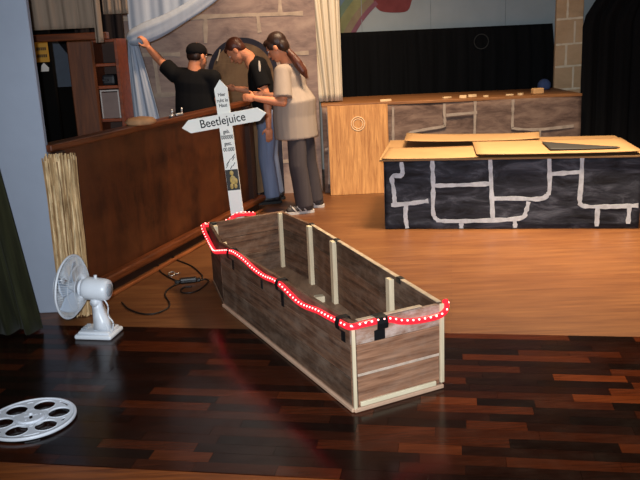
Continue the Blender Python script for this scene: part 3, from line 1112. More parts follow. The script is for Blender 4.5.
# ================================================================== ROPE LIGHT
rp = [(-0.45, 5.275, 0.425), (-0.52, 5.232, 0.44), (-0.58, 5.199, 0.438), (-0.62, 5.178, 0.41), (-0.69, 5.138, 0.395), (-0.765, 5.095, 0.405), (-0.785, 5.075, 0.405), (-0.775, 5.03, 0.38), (-0.728, 4.91, 0.335), (-0.685, 4.76, 0.325),
      (-0.648, 4.60, 0.35), (-0.597, 4.494, 0.378), (-0.533, 4.363, 0.412), (-0.488, 4.273, 0.422), (-0.426, 4.149, 0.415), (-0.363, 4.022, 0.397), (-0.301, 3.898, 0.392), (-0.242, 3.779, 0.404), (-0.204, 3.701, 0.402),
      (-0.162, 3.617, 0.386), (-0.122, 3.537, 0.372), (-0.082, 3.457, 0.372), (-0.026, 3.343, 0.389), (0.027, 3.237, 0.394), (0.069, 3.153, 0.4), (0.092, 3.1, 0.404), (0.112, 3.072, 0.407), (0.135, 3.072, 0.409),
      (0.164, 3.089, 0.41), (0.204, 3.109, 0.409), (0.236, 3.125, 0.41), (0.29, 3.152, 0.402), (0.336, 3.175, 0.383), (0.383, 3.198, 0.372), (0.431, 3.222, 0.366), (0.479, 3.246, 0.364), (0.52, 3.266, 0.366),
      (0.548, 3.284, 0.378), (0.56, 3.302, 0.4), (0.556, 3.32, 0.42)]
rope = thing('rope_light', 'glowing red rope light taped along the coffin rim', 'rope light', (0, 0, 0))
t = NT('red_rope_tube')
t.b.inputs['Emission Color'].default_value = (1.0, 0.03, 0.05, 1)
t.b.inputs['Emission Strength'].default_value = 0.85
M_RTUBE = t.done(rgb(210, 20, 34), 0.25, 0.5)
t = NT('rope_bulb')
t.b.inputs['Emission Color'].default_value = (1.0, 0.27, 0.24, 1)
t.b.inputs['Emission Strength'].default_value = 4.5
M_BULB = t.done(rgb(255, 200, 190), 0.3, 0.5)
fine = bez(rp, 10)
mb = MB()
mb.tube(fine, 0.0145, 10)
mb.build('tube', M_RTUBE, rope, True)
mb = MB()
mb.ell((0, 0, 0), (0.006, 0.0046, 0.0046), None, 8, 6)
bulb_me = mb.mesh('bulb', M_BULB, True)
acc = 0.012
up = V((0, 0, 1))
for i in range(len(fine) - 1):
    a, b = fine[i], fine[i + 1]
    L = (b - a).length
    while acc < L:
        q = a + (b - a) * (acc / L)
        d = (b - a).normalized()
        n = V((d.y, -d.x, 0))
        if n.length > 1e-4:
            n.normalize()
            if n.dot(q - cctr) < 0:
                n = -n
        o = bpy.data.objects.new('bulb', bulb_me)
        link(o, rope)
        o.location = q + up * 0.0142 if n.y > 0.3 else q + n * 0.0105 + up * 0.0085
        o.rotation_euler = d.to_track_quat('X', 'Z').to_euler()
        acc += 0.031
    acc -= L

# ================================================================== GRAVE CROSS
cr = thing('grave_cross', 'white wooden grave cross with black lettering leaning behind the coffin head', 'cross', (-0.565, 5.45, 0.0), 0.0)
cr.rotation_euler = (0, math.radians(-3.3), 0)
M_WP = plain('white_board_paint', rgb(238, 236, 228), 0.6, 0.3, var=0.04, scale=6)
M_INK = plain('black_ink', rgb(22, 22, 26), 0.7, 0.2)
mb = MB()
w_ = 0.046
mb.prism([(-w_, 0.0), (w_, 0.0), (w_, 1.295), (0.0, 1.355), (-w_, 1.295)], 0, 0.018, RX)
mb.build('upright', M_WP, cr)
mb = MB()
BT = Matrix.Translation((-0.005, -0.018, 1.075)) @ Matrix.Rotation(math.radians(-4.4), 4, 'Y') @ RX
mb.prism([(-0.245, -0.046), (0.245, -0.046), (0.3, 0.0), (0.245, 0.046), (-0.245, 0.046), (-0.3, 0.0)], 0, 0.016, BT)
mb.build('crossbar', M_WP, cr)
text_obj('lettering', 'Beetlejuice', 0.082, M_INK, cr, BT @ Matrix.Translation((-0.01, 0.0, 0.0165)), spacing=1.0, width=0.9)
for s_, z in (('Hier', 1.252), ('ruht in', 1.212), ('Haut', 1.178)):
    text_obj('lettering', s_, 0.034, M_INK, cr, Matrix.Translation((0, -0.0185, z)) @ RX, width=0.85)
for s_, z in (('geb.', 0.995), ('000000', 0.955), ('gest.', 0.91), ('00.000', 0.868)):
    text_obj('lettering', s_, 0.038, M_INK, cr, Matrix.Translation((0, -0.0185, z)) @ RX, width=0.75)
mb = MB()
for k in range(9):
    x = random.uniform(-0.03, 0.03)
    z = 0.74 + 0.010 * k
    mb.tube([(x - 0.008, -0.0188, z - 0.012), (x, -0.019, z), (x + 0.009, -0.0188, z + 0.013)], 0.0022, 5)
mb.build('scribble', M_INK, cr)
mb = MB()
mb.box((0, -0.0195, 0.65), (0.09, 0.003, 0.15), None, 0.001)
pic = mb.build('picture', plain('dark_picture', rgb(20, 16, 12), 0.5), cr)
mb = MB()
mb.ell((-0.002, -0.0215, 0.70), (0.014, 0.003, 0.018))
mb.ell((0.002, -0.0215, 0.65), (0.022, 0.003, 0.032))
mb.ell((-0.012, -0.0215, 0.605), (0.012, 0.003, 0.02))
mb.ell((0.016, -0.0215, 0.605), (0.012, 0.003, 0.018))
mb.ell((0.026, -0.0215, 0.64), (0.008, 0.003, 0.02))
mb.build('gold_ornament', plain('gold_print', rgb(176, 148, 78), 0.5, var=0.4, scale=60), pic, True)

# ================================================================== DESK FAN
FX, FY = -1.297, 4.175
fan = thing('desk_fan', 'white plastic desk fan turned toward the wall beside the straw screen', 'fan', (FX, FY, 0), math.radians(169))
M_FW = plain('fan_white_plastic', rgb(214, 220, 228), 0.35, 0.5, var=0.03)
M_FG = plain('fan_grey_plastic', rgb(150, 158, 168), 0.4)
mb = MB()
mb.box((0.0, 0, 0.014), (0.225, 0.175, 0.028), None, 0.012, 3)
mb.box((0.0, 0, 0.034), (0.19, 0.14, 0.018), None, 0.008, 2)
mb.build('base', M_FW, fan, True)
mb = MB()
for y in (-0.035, -0.012, 0.012, 0.035):
    mb.box((0.075, y, 0.047), (0.025, 0.016, 0.012), None, 0.003)
mb.build('button_row', M_FG, fan)
mb = MB()
mb.loft([[(x * sx - 0.02 + off, y * sy, z) for x, y in ((-1, -1), (1, -1), (1, 1), (-1, 1))] for z, sx, sy, off in ((0.04, 0.05, 0.048, -0.02), (0.1, 0.038, 0.038, -0.008), (0.17, 0.026, 0.03, 0.004), (0.225, 0.024, 0.03, 0.01))])
bmesh.ops.bevel(mb.bm, geom=list(mb.bm.edges), offset=0.006, segments=2, affect='EDGES')
mb.build('neck', M_FW, fan, True)
mb = MB()
mb.cyl((-0.012, -0.041, 0.208), (-0.012, 0.041, 0.208), 0.024, None, 18)
mb.build('pivot', M_FW, fan, True)
HX = Matrix.Translation((0, 0, 0.28)) @ Matrix.Rotation(math.radians(90 - 4), 4, 'Y')
mb = MB()   # motor housing, axis along +x (the way the fan blows)
mb.lathe([(0.001, -0.095), (0.048, -0.095), (0.058, -0.088), (0.064, -0.06), (0.066, 0.0), (0.066, 0.035), (0.058, 0.05), (0.05, 0.06), (0.001, 0.06)], 28, HX)
mot = mb.build('motor_housing', M_FW, fan, True)
mb = MB()
mb.lathe([(0.001, -0.1), (0.034, -0.1), (0.038, -0.094), (0.001, -0.093)], 20, HX)
mb.build('rear_vent', M_FG, mot, True)
mb = MB()
mb.cyl((-0.02, 0, 0.34), (-0.02, 0, 0.362), 0.008, 0.009, 12)
mb.build('swing_knob', M_FW, mot, True)
GR = 0.181
GX = 0.135
mb = MB()   # hoop where both halves of the guard meet
mb.tube([HX @ V((GR * math.cos(a), GR * math.sin(a), GX)) for a in [2 * math.pi * k / 56 for k in range(56)]], 0.0065, 8, True)
mb.build('guard_hoop', M_FW, fan, True)
for nm, dep, z0 in (('rear_guard', -0.06, 0), ('front_guard', 0.055, 0)):
    mb = MB()
    NS = 72
    for k in range(NS):
        a = 2 * math.pi * k / NS
        pts = []
        for q in range(6):
            s = q / 5
            r = 0.045 + (GR - 0.045) * s
            z = GX + dep * (1 - s ** 3)
            pts.append(HX @ V((r * math.cos(a), r * math.sin(a), z)))
        mb.tube(pts, 0.0013, 4)
    for rr in (0.08, 0.13):
        s = (rr - 0.045) / (GR - 0.045)
        z = GX + dep * (1 - s ** 3)
        mb.tube([HX @ V((rr * math.cos(a), rr * math.sin(a), z)) for a in [2 * math.pi * k / 40 for k in range(40)]], 0.0016, 4, True)
    mb.lathe([(0.001, GX + dep - 0.003), (0.047, GX + dep - 0.003), (0.047, GX + dep + 0.004), (0.001, GX + dep + 0.004)], 24, HX)
    mb.build(nm, M_FW, fan, True)
bh = MB()
bh.lathe([(0.001, GX - 0.03), (0.03, GX - 0.03), (0.032, GX + 0.02), (0.02, GX + 0.035), (0.001, GX + 0.036)], 20, HX)
bh.build('hub', M_FG, fan, True)
M_BLADE = plain('fan_blade_plastic', rgb(176, 192, 212), 0.3)
for k in range(4):
    mb = MB()
    a0 = math.pi / 2 * k

    def blade(u, w, a0=a0):
        r = 0.028 + 0.118 * w
        spread = 0.95 - 0.1 * w
        a = a0 + (u - 0.5) * spread + 0.35 * w
        z = GX + (u - 0.5) * 0.045 + 0.004 * math.sin(w * 3)
        return HX @ V((r * math.cos(a), r * math.sin(a), z))
    mb.grid(blade, 8, 8)
    solid(mb.build('blade', M_BLADE, fan, True), 0.0025, 0.0)
mb = MB()
mb.tube(bez([(-0.06, 0.03, 0.245), (-0.09, 0.03, 0.19), (-0.085, 0.03, 0.13), (-0.11, 0.03, 0.09), (-0.1, 0.03, 0.04)], 6), 0.004, 6)
mb.build('cord', M_FW, fan, True)

# ================================================================== FILM REEL
reel = thing('film_reel', 'pale grey film reel with six round holes lying on the dark parquet', 'film reel', (-1.325, 3.14, 0.0), 0.35)
R0 = 0.193
M_REEL = plain('reel_enamel', rgb(226, 232, 242), 0.35, 0.5, var=0.03)


def circ(cx, cy, r, n=40, sx=1.0, rot=0.0):
    out = []
    for k in range(n):
        a = 2 * math.pi * k / n
        x, y = r * math.cos(a) * sx, r * math.sin(a)
        out.append((cx + x * math.cos(rot) - y * math.sin(rot), cy + x * math.sin(rot) + y * math.cos(rot)))
    return out


def arcslot(r, a0, a1, w, n=10):
    A = [a0 + (a1 - a0) * k / n for k in range(n + 1)]
    return [((r + w) * math.cos(a), (r + w) * math.sin(a)) for a in A] + [((r - w) * math.cos(a), (r - w) * math.sin(a)) for a in reversed(A)]


loops = [circ(0, 0, R0, 80)]
for k in range(6):
    a = math.pi / 3 * k
    loops.append(circ(0.62 * R0 * math.cos(a), 0.62 * R0 * math.sin(a), 0.245 * R0, 32))
    b = a + math.pi / 6
    if k % 2 == 0:
        loops.append(arcslot(0.88 * R0, b - 0.2, b + 0.2, 0.0055))
        loops.append(circ(0.45 * R0 * math.cos(b), 0.45 * R0 * math.sin(b), 0.009, 16, 0.5, b))
    else:
        loops.append(circ(0.8 * R0 * math.cos(b), 0.8 * R0 * math.sin(b), 0.016, 16, 0.5, b))
        loops.append(arcslot(0.40 * R0, b - 0.13, b + 0.13, 0.0035))
cross_hole = []
for k in range(4):
    a = math.pi / 2 * k
    for r_, da in ((0.012, -0.8), (0.03, -0.25), (0.03, 0.25)):
        cross_hole.append((r_ * math.cos(a + da), r_ * math.sin(a + da)))
loops.append(cross_hole)
me = curve_fill_mesh('flange', loops, 0.004, M_REEL, 0.0008)
o = bpy.data.objects.new('flange', me)
link(o, reel)
o.location = (0, 0, 0.016)
mb = MB()
n = 72
prof = [(R0 - 0.01, 0.014), (R0, 0.006), (R0 + 0.003, 0.01), (R0 + 0.003, 0.018), (R0, 0.022), (R0 - 0.01, 0.0215)]
rings = [[((r) * math.cos(2 * math.pi * k / n), r * math.sin(2 * math.pi * k / n), z) for r, z in prof] for k in range(n)]
rv = [[mb.bm.verts.new(V(p)) for p in ring] for ring in rings]
for k in range(n):
    A, B = rv[k], rv[(k + 1) % n]
    for i in range(len(prof)):
        mb.bm.faces.new((A[i], A[(i + 1) % len(prof)], B[(i + 1) % len(prof)], B[i]))
mb.build('rim', M_REEL, reel, True)
me = curve_fill_mesh('hub_plate', [circ(0, 0, 0.058, 40), cross_hole, circ(0.042, 0.0, 0.005, 12), circ(-0.021, 0.036, 0.005, 12), circ(-0.021, -0.036, 0.005, 12)], 0.008, M_REEL, 0.0015)
o = bpy.data.objects.new('hub_plate', me)
link(o, reel)
o.location = (0, 0, 0.022)
mb = MB()
mb.tube([(0.06 * math.cos(a), 0.06 * math.sin(a), 0.008) for a in [2 * math.pi * k / 40 for k in range(40)]], 0.007, 8, True)
mb.build('core_ring', M_REEL, reel, True)
for k in range(6):
    a = math.pi / 3 * k
    mb = MB()
    mb.tube([(0.62 * R0 * math.cos(a) + 0.26 * R0 * math.cos(q), 0.62 * R0 * math.sin(a) + 0.26 * R0 * math.sin(q), 0.0185) for q in [2 * math.pi * j / 28 for j in range(28)]], 0.0022, 5, True)
    mb.build('hole_bead', M_REEL, reel, True)

# ================================================================== STRAW SCREEN
t = NT('straw')
ri = t.n('ShaderNodeNewGeometry')
tone = t.ramp(ri.outputs['Random Per Island'], [(0.0, rgb(136, 106, 72)), (0.5, rgb(190, 160, 118)), (1.0, rgb(230, 208, 168))])
g = t.noise(t.coord('Position', (50, 50, 9)), 1.0, 4, 0.6)
M_STRAW = t.done(t.mix(1.0, tone, t.ramp(g, [(0.35, (0.55, 0.5, 0.45, 1)), (0.65, (1.1, 1.05, 1, 1))]), 'MULTIPLY'), 0.75, 0.2)
st = thing('straw_screen', 'upright strip of straw matting leaning against the pale wall corner', 'screen', (-1.548, 4.5, 0))
mb = MB()
rs = random.Random(3)
for k in range(190):
    u = rs.random()
    lay = rs.choice((0, 1, 2))
    x0 = -0.062 + 0.18 * u + rs.uniform(-0.006, 0.006)
    x1 = -0.068 + 0.185 * u + rs.uniform(-0.012, 0.012)
    z0 = rs.uniform(0.0, 0.03) + (0.3 * rs.random() if rs.random() < 0.25 else 0)
    z1 = 0.985 + rs.uniform(-0.03, 0.025) - (0.4 * rs.random() if rs.random() < 0.2 else 0)
    y = 0.012 * lay - 0.012
    pts = []
    for q in range(5):
        s = q / 4
        pts.append((x0 + (x1 - x0) * s + rs.uniform(-0.004, 0.004), y + 0.062 * s + rs.uniform(-0.004, 0.004), z0 + (z1 - z0) * s))
    mb.tube(pts, rs.uniform(0.0028, 0.0055), 5)
mb.build('stalks', M_STRAW, st, kind='stuff')
# ================================================================== CABLES ON THE FLOOR
M_CORD = plain('black_cord', rgb(22, 16, 14), 0.5, 0.3)


def cord(pts, name, label):
    mb = MB()
    mb.tube(bez([(x, y, 0.006) for x, y in pts], 7), 0.0052, 7)
    return tag(mb.build(name, M_CORD, smooth=True), label, 'cable')


cb = thing('power_cord', 'black power cord with a connector curling over the boards beside the coffin', 'cable', (0, 0, 0))
mb = MB()
mb.tube(bez([(x, y, 0.006) for x, y in [(-0.87, 5.112), (-0.815, 5.144), (-0.785, 5.1), (-0.80, 4.99), (-0.83, 4.9), (-0.87, 4.86), (-0.925, 4.865), (-0.947, 4.921), (-0.934, 4.981), (-0.884, 4.992)]], 7), 0.0055, 7)
mb.build('short_lead', M_CORD, cb, True)
mb = MB()
mb.tube(bez([(x, y, 0.006) for x, y in [(-0.975, 5.093), (-1.021, 5.012), (-1.044, 4.912), (-1.034, 4.82), (-0.977, 4.661), (-0.976, 4.558), (-1.036, 4.479), (-1.119, 4.49), (-1.224, 4.591), (-1.297, 4.725)]], 7), 0.0055, 7)
mb.build('long_lead', M_CORD, cb, True)
mb = MB()
mb.box((0, 0, 0.018), (0.12, 0.05, 0.034), None, 0.01, 2)
mb.box((-0.075, 0, 0.014), (0.04, 0.024, 0.022), None, 0.006)
mb.box((0.07, 0, 0.014), (0.03, 0.03, 0.024), None, 0.006)
mb.build('connector', plain('connector_black', rgb(20, 20, 22), 0.45), cb, loc=(-0.925, 5.105, 0), rotz=0.2)
cord([(-1.262, 5.80), (-1.235, 5.62), (-1.185, 5.42), (-1.12, 5.29), (-1.03, 5.16), (-0.99, 5.14)], 'thin_cable', 'thin black cable running from the partition foot to the connector')
cord([(-1.18, 5.86), (-1.105, 5.687), (-0.958, 5.488), (-0.853, 5.253), (-0.838, 5.175)], 'thin_cable', 'thin black cable running past the connector toward the coffin shoulder')
rg = thing('metal_ring', 'small steel ring hook lying by the thin cable', 'ring', (-1.075, 5.3, 0))
mb = MB()
mb.tube([(0.022 * math.cos(a), 0.022 * math.sin(a), 0.01 + 0.008 * math.sin(a)) for a in [2 * math.pi * k / 18 for k in range(18)]], 0.006, 7, True)
mb.build('loop', plain('ring_steel', rgb(150, 140, 130), 0.3, 0.5, 0.8), rg, True)
mb = MB()
mb.cyl((0.025, 0, 0.008), (0.06, 0.02, 0.008), 0.006, 0.004, 8)
mb.build('shank', plain('ring_steel', rgb(150, 140, 130)), rg, True)

# ================================================================== PEOPLE
def skin_mat(name, c):
    t = NT(name)
    f = t.noise(t.coord('Object', (1, 1, 1)), 25, 4)
    lo = tuple(x * 0.88 for x in c[:3]) + (1,)
    return t.done(t.ramp(f, [(0.3, lo), (0.7, c)]), 0.55, 0.35)


M_SKIN = skin_mat('skin', rgb(206, 134, 98))


def frame(f, up):
    f = V(f).normalized()
    s = V(up).cross(f).normalized()      # points to the person's left
    u = f.cross(s).normalized()
    return Matrix((s, f, u)).transposed(), s, f, u   # columns: left, forward, up


def hand(mb, wrist, d, palm_n, thumb_side, curl=0.5, k=1.0):
    """palm, four bent fingers of unequal length and a thumb"""
    d = V(d).normalized()
    pn = V(palm_n)
    pn = (pn - d * pn.dot(d)).normalized()
    s = V(thumb_side)
    s = (s - d * s.dot(d) - pn * s.dot(pn)).normalized()
    w = V(wrist)
    R = Matrix((s, d, pn)).transposed()
    mb.ell(w + d * 0.045 * k, (0.038 * k, 0.05 * k, 0.017 * k), R)
    for i, (o, L) in enumerate(((0.028, 0.066), (0.01, 0.076), (-0.009, 0.07), (-0.027, 0.055))):
        p0 = w + d * 0.08 * k + s * o * k
        a1, a2 = curl * 0.7, curl * 1.7
        p1 = p0 + (d * math.cos(a1) + pn * math.sin(a1)) * L * 0.5 * k
        p2 = p1 + (d * math.cos(a2) + pn * math.sin(a2)) * L * 0.5 * k
        mb.chain([p0 - d * 0.02 * k, p0, p1, p2], [0.0085 * k, 0.0088 * k, 0.0082 * k, 0.007 * k], 10)
    t0 = w + d * 0.022 * k + s * 0.028 * k
    t1 = t0 + (d * 0.6 + s * 0.75 + pn * 0.3).normalized() * 0.035 * k
    t2 = t1 + (d * 0.85 + s * 0.25 + pn * 0.45).normalized() * 0.03 * k
    mb.chain([t0, t1, t2], [0.011 * k, 0.0095 * k, 0.008 * k], 10)


def ering(c, R, rx, ry, n=20):
    """ellipse in the plane of R's first two columns"""
    a, b = R.col[0], R.col[1]
    return [V(c) + a * rx * math.cos(2 * math.pi * k / n) + b * ry * math.sin(2 * math.pi * k / n) for k in range(n)]


def lerp(a, b, t):
    return V(a) * (1 - t) + V(b) * t


def person(label, P):
    """P holds joint positions and clothing"""
    root = thing('person', label, 'person', (P['foot'][0], P['foot'][1], 0), 0, 'people working at the backdrop')
    O = V((P['foot'][0], P['foot'][1], 0))
    J = {k: V(v) - O for k, v in P['J'].items()}
    HR_, hs, hf, hu = frame(P['look'], P['headup'])
    TR, ts, tf, tu = frame(P['face'], (0, 0, 1))
    h = J['head']
    b = MB()
    # head
    b.ell(h + hu * 0.03 - hf * 0.008, (0.074, 0.093, 0.09), HR_)
    b.ell(h - hu * 0.035 + hf * 0.022, (0.062, 0.07, 0.075), HR_)
    b.ell(h - hu * 0.09 + hf * 0.05, (0.034, 0.032, 0.026), HR_)
    b.cap(h + hu * 0.005 + hf * 0.085, h - hu * 0.032 + hf * 0.106, 0.009, 0.014, 12)
    b.ell(h + hu * 0.022 + hf * 0.074, (0.05, 0.018, 0.012), HR_)
    b.ell(h - hu * 0.066 + hf * 0.086, (0.024, 0.012, 0.009), HR_)
    for sd in (1, -1):
        b.ell(h + hs * sd * 0.076 - hu * 0.012 - hf * 0.01, (0.01, 0.022, 0.032), HR_)
    b.chain([h - hu * 0.05 - hf * 0.025, J['neck'], lerp(J['neck'], J['chest'], 0.35)], [0.056, 0.057, 0.07], 18)
    # trunk under the clothes
    UP = (J['chest'] - J['hips']).normalized()
    sh_mid = (J['shL'] + J['shR']) / 2
    b.cap(J['shL'], J['shR'], 0.058, 0.058)
    b.ell(lerp(J['hips'], sh_mid, 0.68), (0.15, 0.095, 0.19), Matrix((ts, tf, UP)).transposed())
    b.ell(lerp(J['hips'], sh_mid, 0.3), (0.13, 0.09, 0.17), Matrix((ts, tf, UP)).transposed())
    b.ell(J['hips'], (0.15, 0.105, 0.12), Matrix((ts, tf, UP)).transposed())
    for sd in 'LR':
        b.chain([J['sh' + sd], lerp(J['sh' + sd], J['el' + sd], 0.4), J['el' + sd]], [0.05, 0.047, 0.038])
        w = J['wr' + sd]
        b.chain([J['el' + sd], lerp(J['el' + sd], w, 0.3), w], [0.038, 0.04, 0.026])
        hd = P['hand' + sd]
        hand(b, w, hd[0], hd[1], hd[2], hd[3])
        b.chain([J['hi' + sd], lerp(J['hi' + sd], J['kn' + sd], 0.5), J['kn' + sd], lerp(J['kn' + sd], J['an' + sd], 0.35), J['an' + sd]], [0.078, 0.066, 0.05, 0.048, 0.034])
        fd = (V(P['toe' + sd]) - V(P['J']['an' + sd]))
        fd.z = 0
        fd.normalize()
        b.chain([J['an' + sd] - fd * 0.03 + V((0, 0, -0.035)), J['an' + sd] + fd * 0.12 + V((0, 0, -0.045))], [0.03, 0.026])
    b.blob('body', M_SKIN, root, 0.0062, 5)
    # eyes, brows, mouth
    for sd in (1, -1):
        e = MB()
        e.ell(h + hs * sd * 0.03 + hu * 0.004 + hf * 0.078, (0.013, 0.008, 0.007), HR_, 12, 8)
        eye = e.build('eye', plain('eye_white', rgb(220, 212, 204), 0.3), root, True)
        e = MB()
        e.ell(h + hs * sd * 0.03 + hu * 0.003 + hf * 0.0845, (0.0055, 0.003, 0.0055), HR_, 10, 6)
        e.build('iris', plain('iris_dark', rgb(36, 24, 18), 0.3), eye, True)
        e = MB()
        e.ell(h + hs * sd * 0.032 + hu * 0.026 + hf * 0.083, (0.02, 0.006, 0.005), HR_, 12, 6)
        e.build('eyebrow', P['hair'], root, True)
    e = MB()
    e.ell(h - hu * 0.066 + hf * 0.0945, (0.022, 0.006, 0.006), HR_, 12, 6)
    e.build('mouth', plain('lips', rgb(150, 78, 68), 0.5), root, True)
    # shirt: lofted trunk plus sleeves
    s = MB()
    wS = (J['shL'] - J['shR']).length / 2
    sd_dir = (J['shL'] - J['shR']).normalized()
    hem = P['hem']
    fwd = P['shirt_f']
    lean = (sh_mid - J['hips'])
    up_n = lean.normalized()
    fx = up_n.cross(sd_dir).normalized()
    if fx.dot(tf) < 0:
        fx = -fx
    RR = Matrix((sd_dir, fx, up_n)).transposed()
    rings = []
    for k, rx, ry, off in ((hem, P['w'][0], P['w'][1], P['hem_off']), (0.12, P['w'][0] * 0.98, P['w'][1] * 0.98, P['hem_off'] * 0.7), (0.4, P['w'][0] * 0.97, P['w'][1] * 0.98, 0.01), (0.68, wS * 1.02, 0.125, 0.012), (0.88, wS * 1.05, 0.115, 0.005), (1.02, wS * 0.98, 0.088, 0.0), (1.1, wS * 0.55, 0.07, -0.004)):
        flat = Matrix((ts, tf, V((0, 0, 1)))).transposed()
        rings.append(ering(J['hips'] + lean * k + fx * (off + 0.0), flat if k < 0.2 else RR, rx, ry))
    s.loft(rings)
    s.cap(J['shL'], J['shR'], 0.072, 0.072)
    s.cap(lerp(J['neck'], sh_mid, 0.75), sh_mid, 0.075, 0.085)
    for sd in 'LR':
        a, c2 = J['sh' + sd], lerp(J['sh' + sd], J['el' + sd], P.get('sleeve', 0.72))
        s.ell(a, 0.074)
        s.cyl(a, c2, 0.074, P.get('sleeve_r', 0.078), 20)
    shirt = s.blob('t_shirt', P['shirt'], root, 0.009, 5)
    # trousers
    q = MB()
    PR = Matrix((ts, tf, V((0, 0, 1)))).transposed()
    q.loft([ering(J['hips'] + V((0, 0, z)), PR, rx, ry) for z, rx, ry in ((-0.13, 0.165, 0.12), (-0.04, 0.172, 0.128), (0.06, 0.165, 0.12), (0.13, 0.155, 0.11))])
    pr = P['pr']
    for sd in 'LR':
        A_, K_, H_ = J['an' + sd], J['kn' + sd], J['hi' + sd]
        q.chain([H_, lerp(H_, K_, 0.5), K_, lerp(K_, A_, 0.5)], [pr[0], pr[1], pr[2], pr[3]])
        q.cyl(lerp(K_, A_, 0.45), A_ + V((0, 0, -0.02)), pr[3], pr[4], 20)
    q.blob('trousers', P['trousers'], root, 0.009, 5)
    # shoes
    for sd in 'LR':
        A_ = J['an' + sd]
        fd = (V(P['toe' + sd]) - V(P['J']['an' + sd]))
        fd.z = 0
        fd.normalize()
        sdv = V((-fd.y, fd.x, 0))
        g0 = V((A_.x, A_.y, 0))
        k = MB()
        k.chain([g0 - fd * 0.045 + V((0, 0, 0.055)), g0 + fd * 0.06 + V((0, 0, 0.05)), g0 + fd * 0.15 + V((0, 0, 0.038))], [0.042, 0.043, 0.034])
        k.cyl(A_ + V((0, 0, 0.03)), g0 + V((0, 0, 0.05)), 0.045, 0.045, 16)
        shoe = k.blob('shoe', P['shoe'], root, 0.008, 4)
        outline = []
        for L_, w2 in ((-0.09, 0.018), (-0.08, 0.034), (-0.03, 0.039), (0.06, 0.041), (0.13, 0.044), (0.175, 0.034), (0.195, 0.014)):
            outline.append((L_, w2))
        poly = [g0 + fd * L_ + sdv * w2 for L_, w2 in outline] + [g0 + fd * L_ - sdv * w2 for L_, w2 in reversed(outline)]
        k = MB()
        k.prism([(p_.x, p_.y) for p_ in poly], 0.001, 0.026)
        k.build('sole', P['sole'], shoe)
        if P.get('stripe'):
            for sgn in (1, -1):
                for L_ in (0.0, 0.05, 0.1):
                    k = MB()
                    k.cap(g0 + fd * L_ + sdv * sgn * 0.04 + V((0, 0, 0.032)), g0 + fd * (L_ + 0.03) + sdv * sgn * 0.03 + V((0, 0, 0.072)), 0.008, 0.007, 8)
                    k.build('shoe_stripe', P['stripe'], shoe, True)
    return root, J, (HR_, hs, hf, hu), shirt


def hair_mat(name, c):
    t = NT(name)
    f = t.noise(t.coord('Object', (60, 60, 8)), 1.0, 4, 0.6)
    hi = tuple(min(1, x * 1.9) for x in c[:3]) + (1,)
    t.bump(f, 0.5, 0.006)
    return t.done(t.ramp(f, [(0.35, c), (0.75, hi)]), 0.45, 0.4)


M_DARKHAIR = hair_mat('dark_brown_hair', rgb(40, 24, 18))
M_REDHAIR = hair_mat('red_brown_hair', rgb(66, 32, 20))
M_BLACKTEE = cloth_mat('black_tee', rgb(17, 17, 19), 0.2)
M_GREYTEE = cloth_mat('sand_grey_tee', rgb(158, 144, 134), 0.08)
M_JEANS = cloth_mat('blue_jeans', rgb(112, 124, 152), 0.22)
M_DKTR = cloth_mat('charcoal_trousers', rgb(68, 62, 65), 0.15)
M_DSHOE = plain('dark_shoe_leather', rgb(22, 20, 24), 0.5)
M_DSOLE = plain('dark_sole', rgb(16, 15, 16), 0.7)
M_WSOLE = plain('white_sole', rgb(186, 180, 178), 0.6)
M_SNEAK = plain('sneaker_grey', rgb(52, 46, 46), 0.6)

# --- person with the ponytail
P3 = dict(foot=(-0.12, 7.27), look=(-0.82, 0.25, -0.52), headup=(-0.5, 0.15, 0.85), face=(-0.9, 0.43, 0), hair=M_DARKHAIR, shirt=M_GREYTEE, trousers=M_DKTR, shoe=M_SNEAK, sole=M_WSOLE, stripe=M_WSOLE,
          hem=-0.33, hem_off=0.05, shirt_f=0, w=(0.252, 0.195), pr=(0.086, 0.09, 0.086, 0.084, 0.085), sleeve=0.85, sleeve_r=0.088,
          J=dict(head=(-0.315, 7.19, 1.535), neck=(-0.235, 7.225, 1.41), chest=(-0.2, 7.24, 1.2), hips=(-0.15, 7.26, 0.86), shL=(-0.275, 7.085, 1.315), shR=(-0.13, 7.4, 1.325),
                 elL=(-0.275, 6.99, 1.055), wrL=(-0.52, 6.97, 1.105), elR=(-0.22, 7.5, 1.06), wrR=(-0.46, 7.42, 1.1),
                 hiL=(-0.175, 7.17, 0.86), hiR=(-0.11, 7.35, 0.86), knL=(-0.175, 7.13, 0.46), knR=(-0.085, 7.37, 0.46), anL=(-0.13, 7.15, 0.085), anR=(-0.03, 7.39, 0.085)),
          toeL=(-0.3, 7.1, 0), toeR=(-0.2, 7.42, 0),
          handL=((-1, 0.1, 0.12), (0.1, 0.9, -0.2), (0, 0.1, 1), 0.7), handR=((-1, -0.1, 0.05), (0, -1, 0), (0, 0, 1), 0.7))
root, J, (HR_, hs, hf, hu), shirt = person('person with a dark ponytail, sand grey tee and charcoal trousers', P3)
h = J['head']
m = MB()
m.ell(h + hu * 0.045 - hf * 0.03, (0.087, 0.092, 0.088), HR_)
m.ell(h - hu * 0.01 - hf * 0.06, (0.076, 0.056, 0.082), HR_)
m.ell(h + hu * 0.075 + hf * 0.045, (0.066, 0.05, 0.035), HR_)
for sgn in (1, -1):
    m.ell(h + hu * 0.03 + hf * 0.015 + hs * sgn * 0.065, (0.02, 0.045, 0.045), HR_)
m.blob('hair', M_DARKHAIR, root, 0.007, 4)
tail0 = V((-0.095, -0.1, 1.5))
pts = [tail0, V((-0.055, -0.12, 1.455)), V((-0.01, -0.135, 1.39)), V((0.035, -0.14, 1.32)), V((0.065, -0.14, 1.26))]
m = MB()
m.chain(pts, [0.03, 0.036, 0.042, 0.038, 0.014])
m.blob('ponytail', hair_mat('ponytail_hair', rgb(70, 34, 22)), root, 0.007, 3)
m = MB()
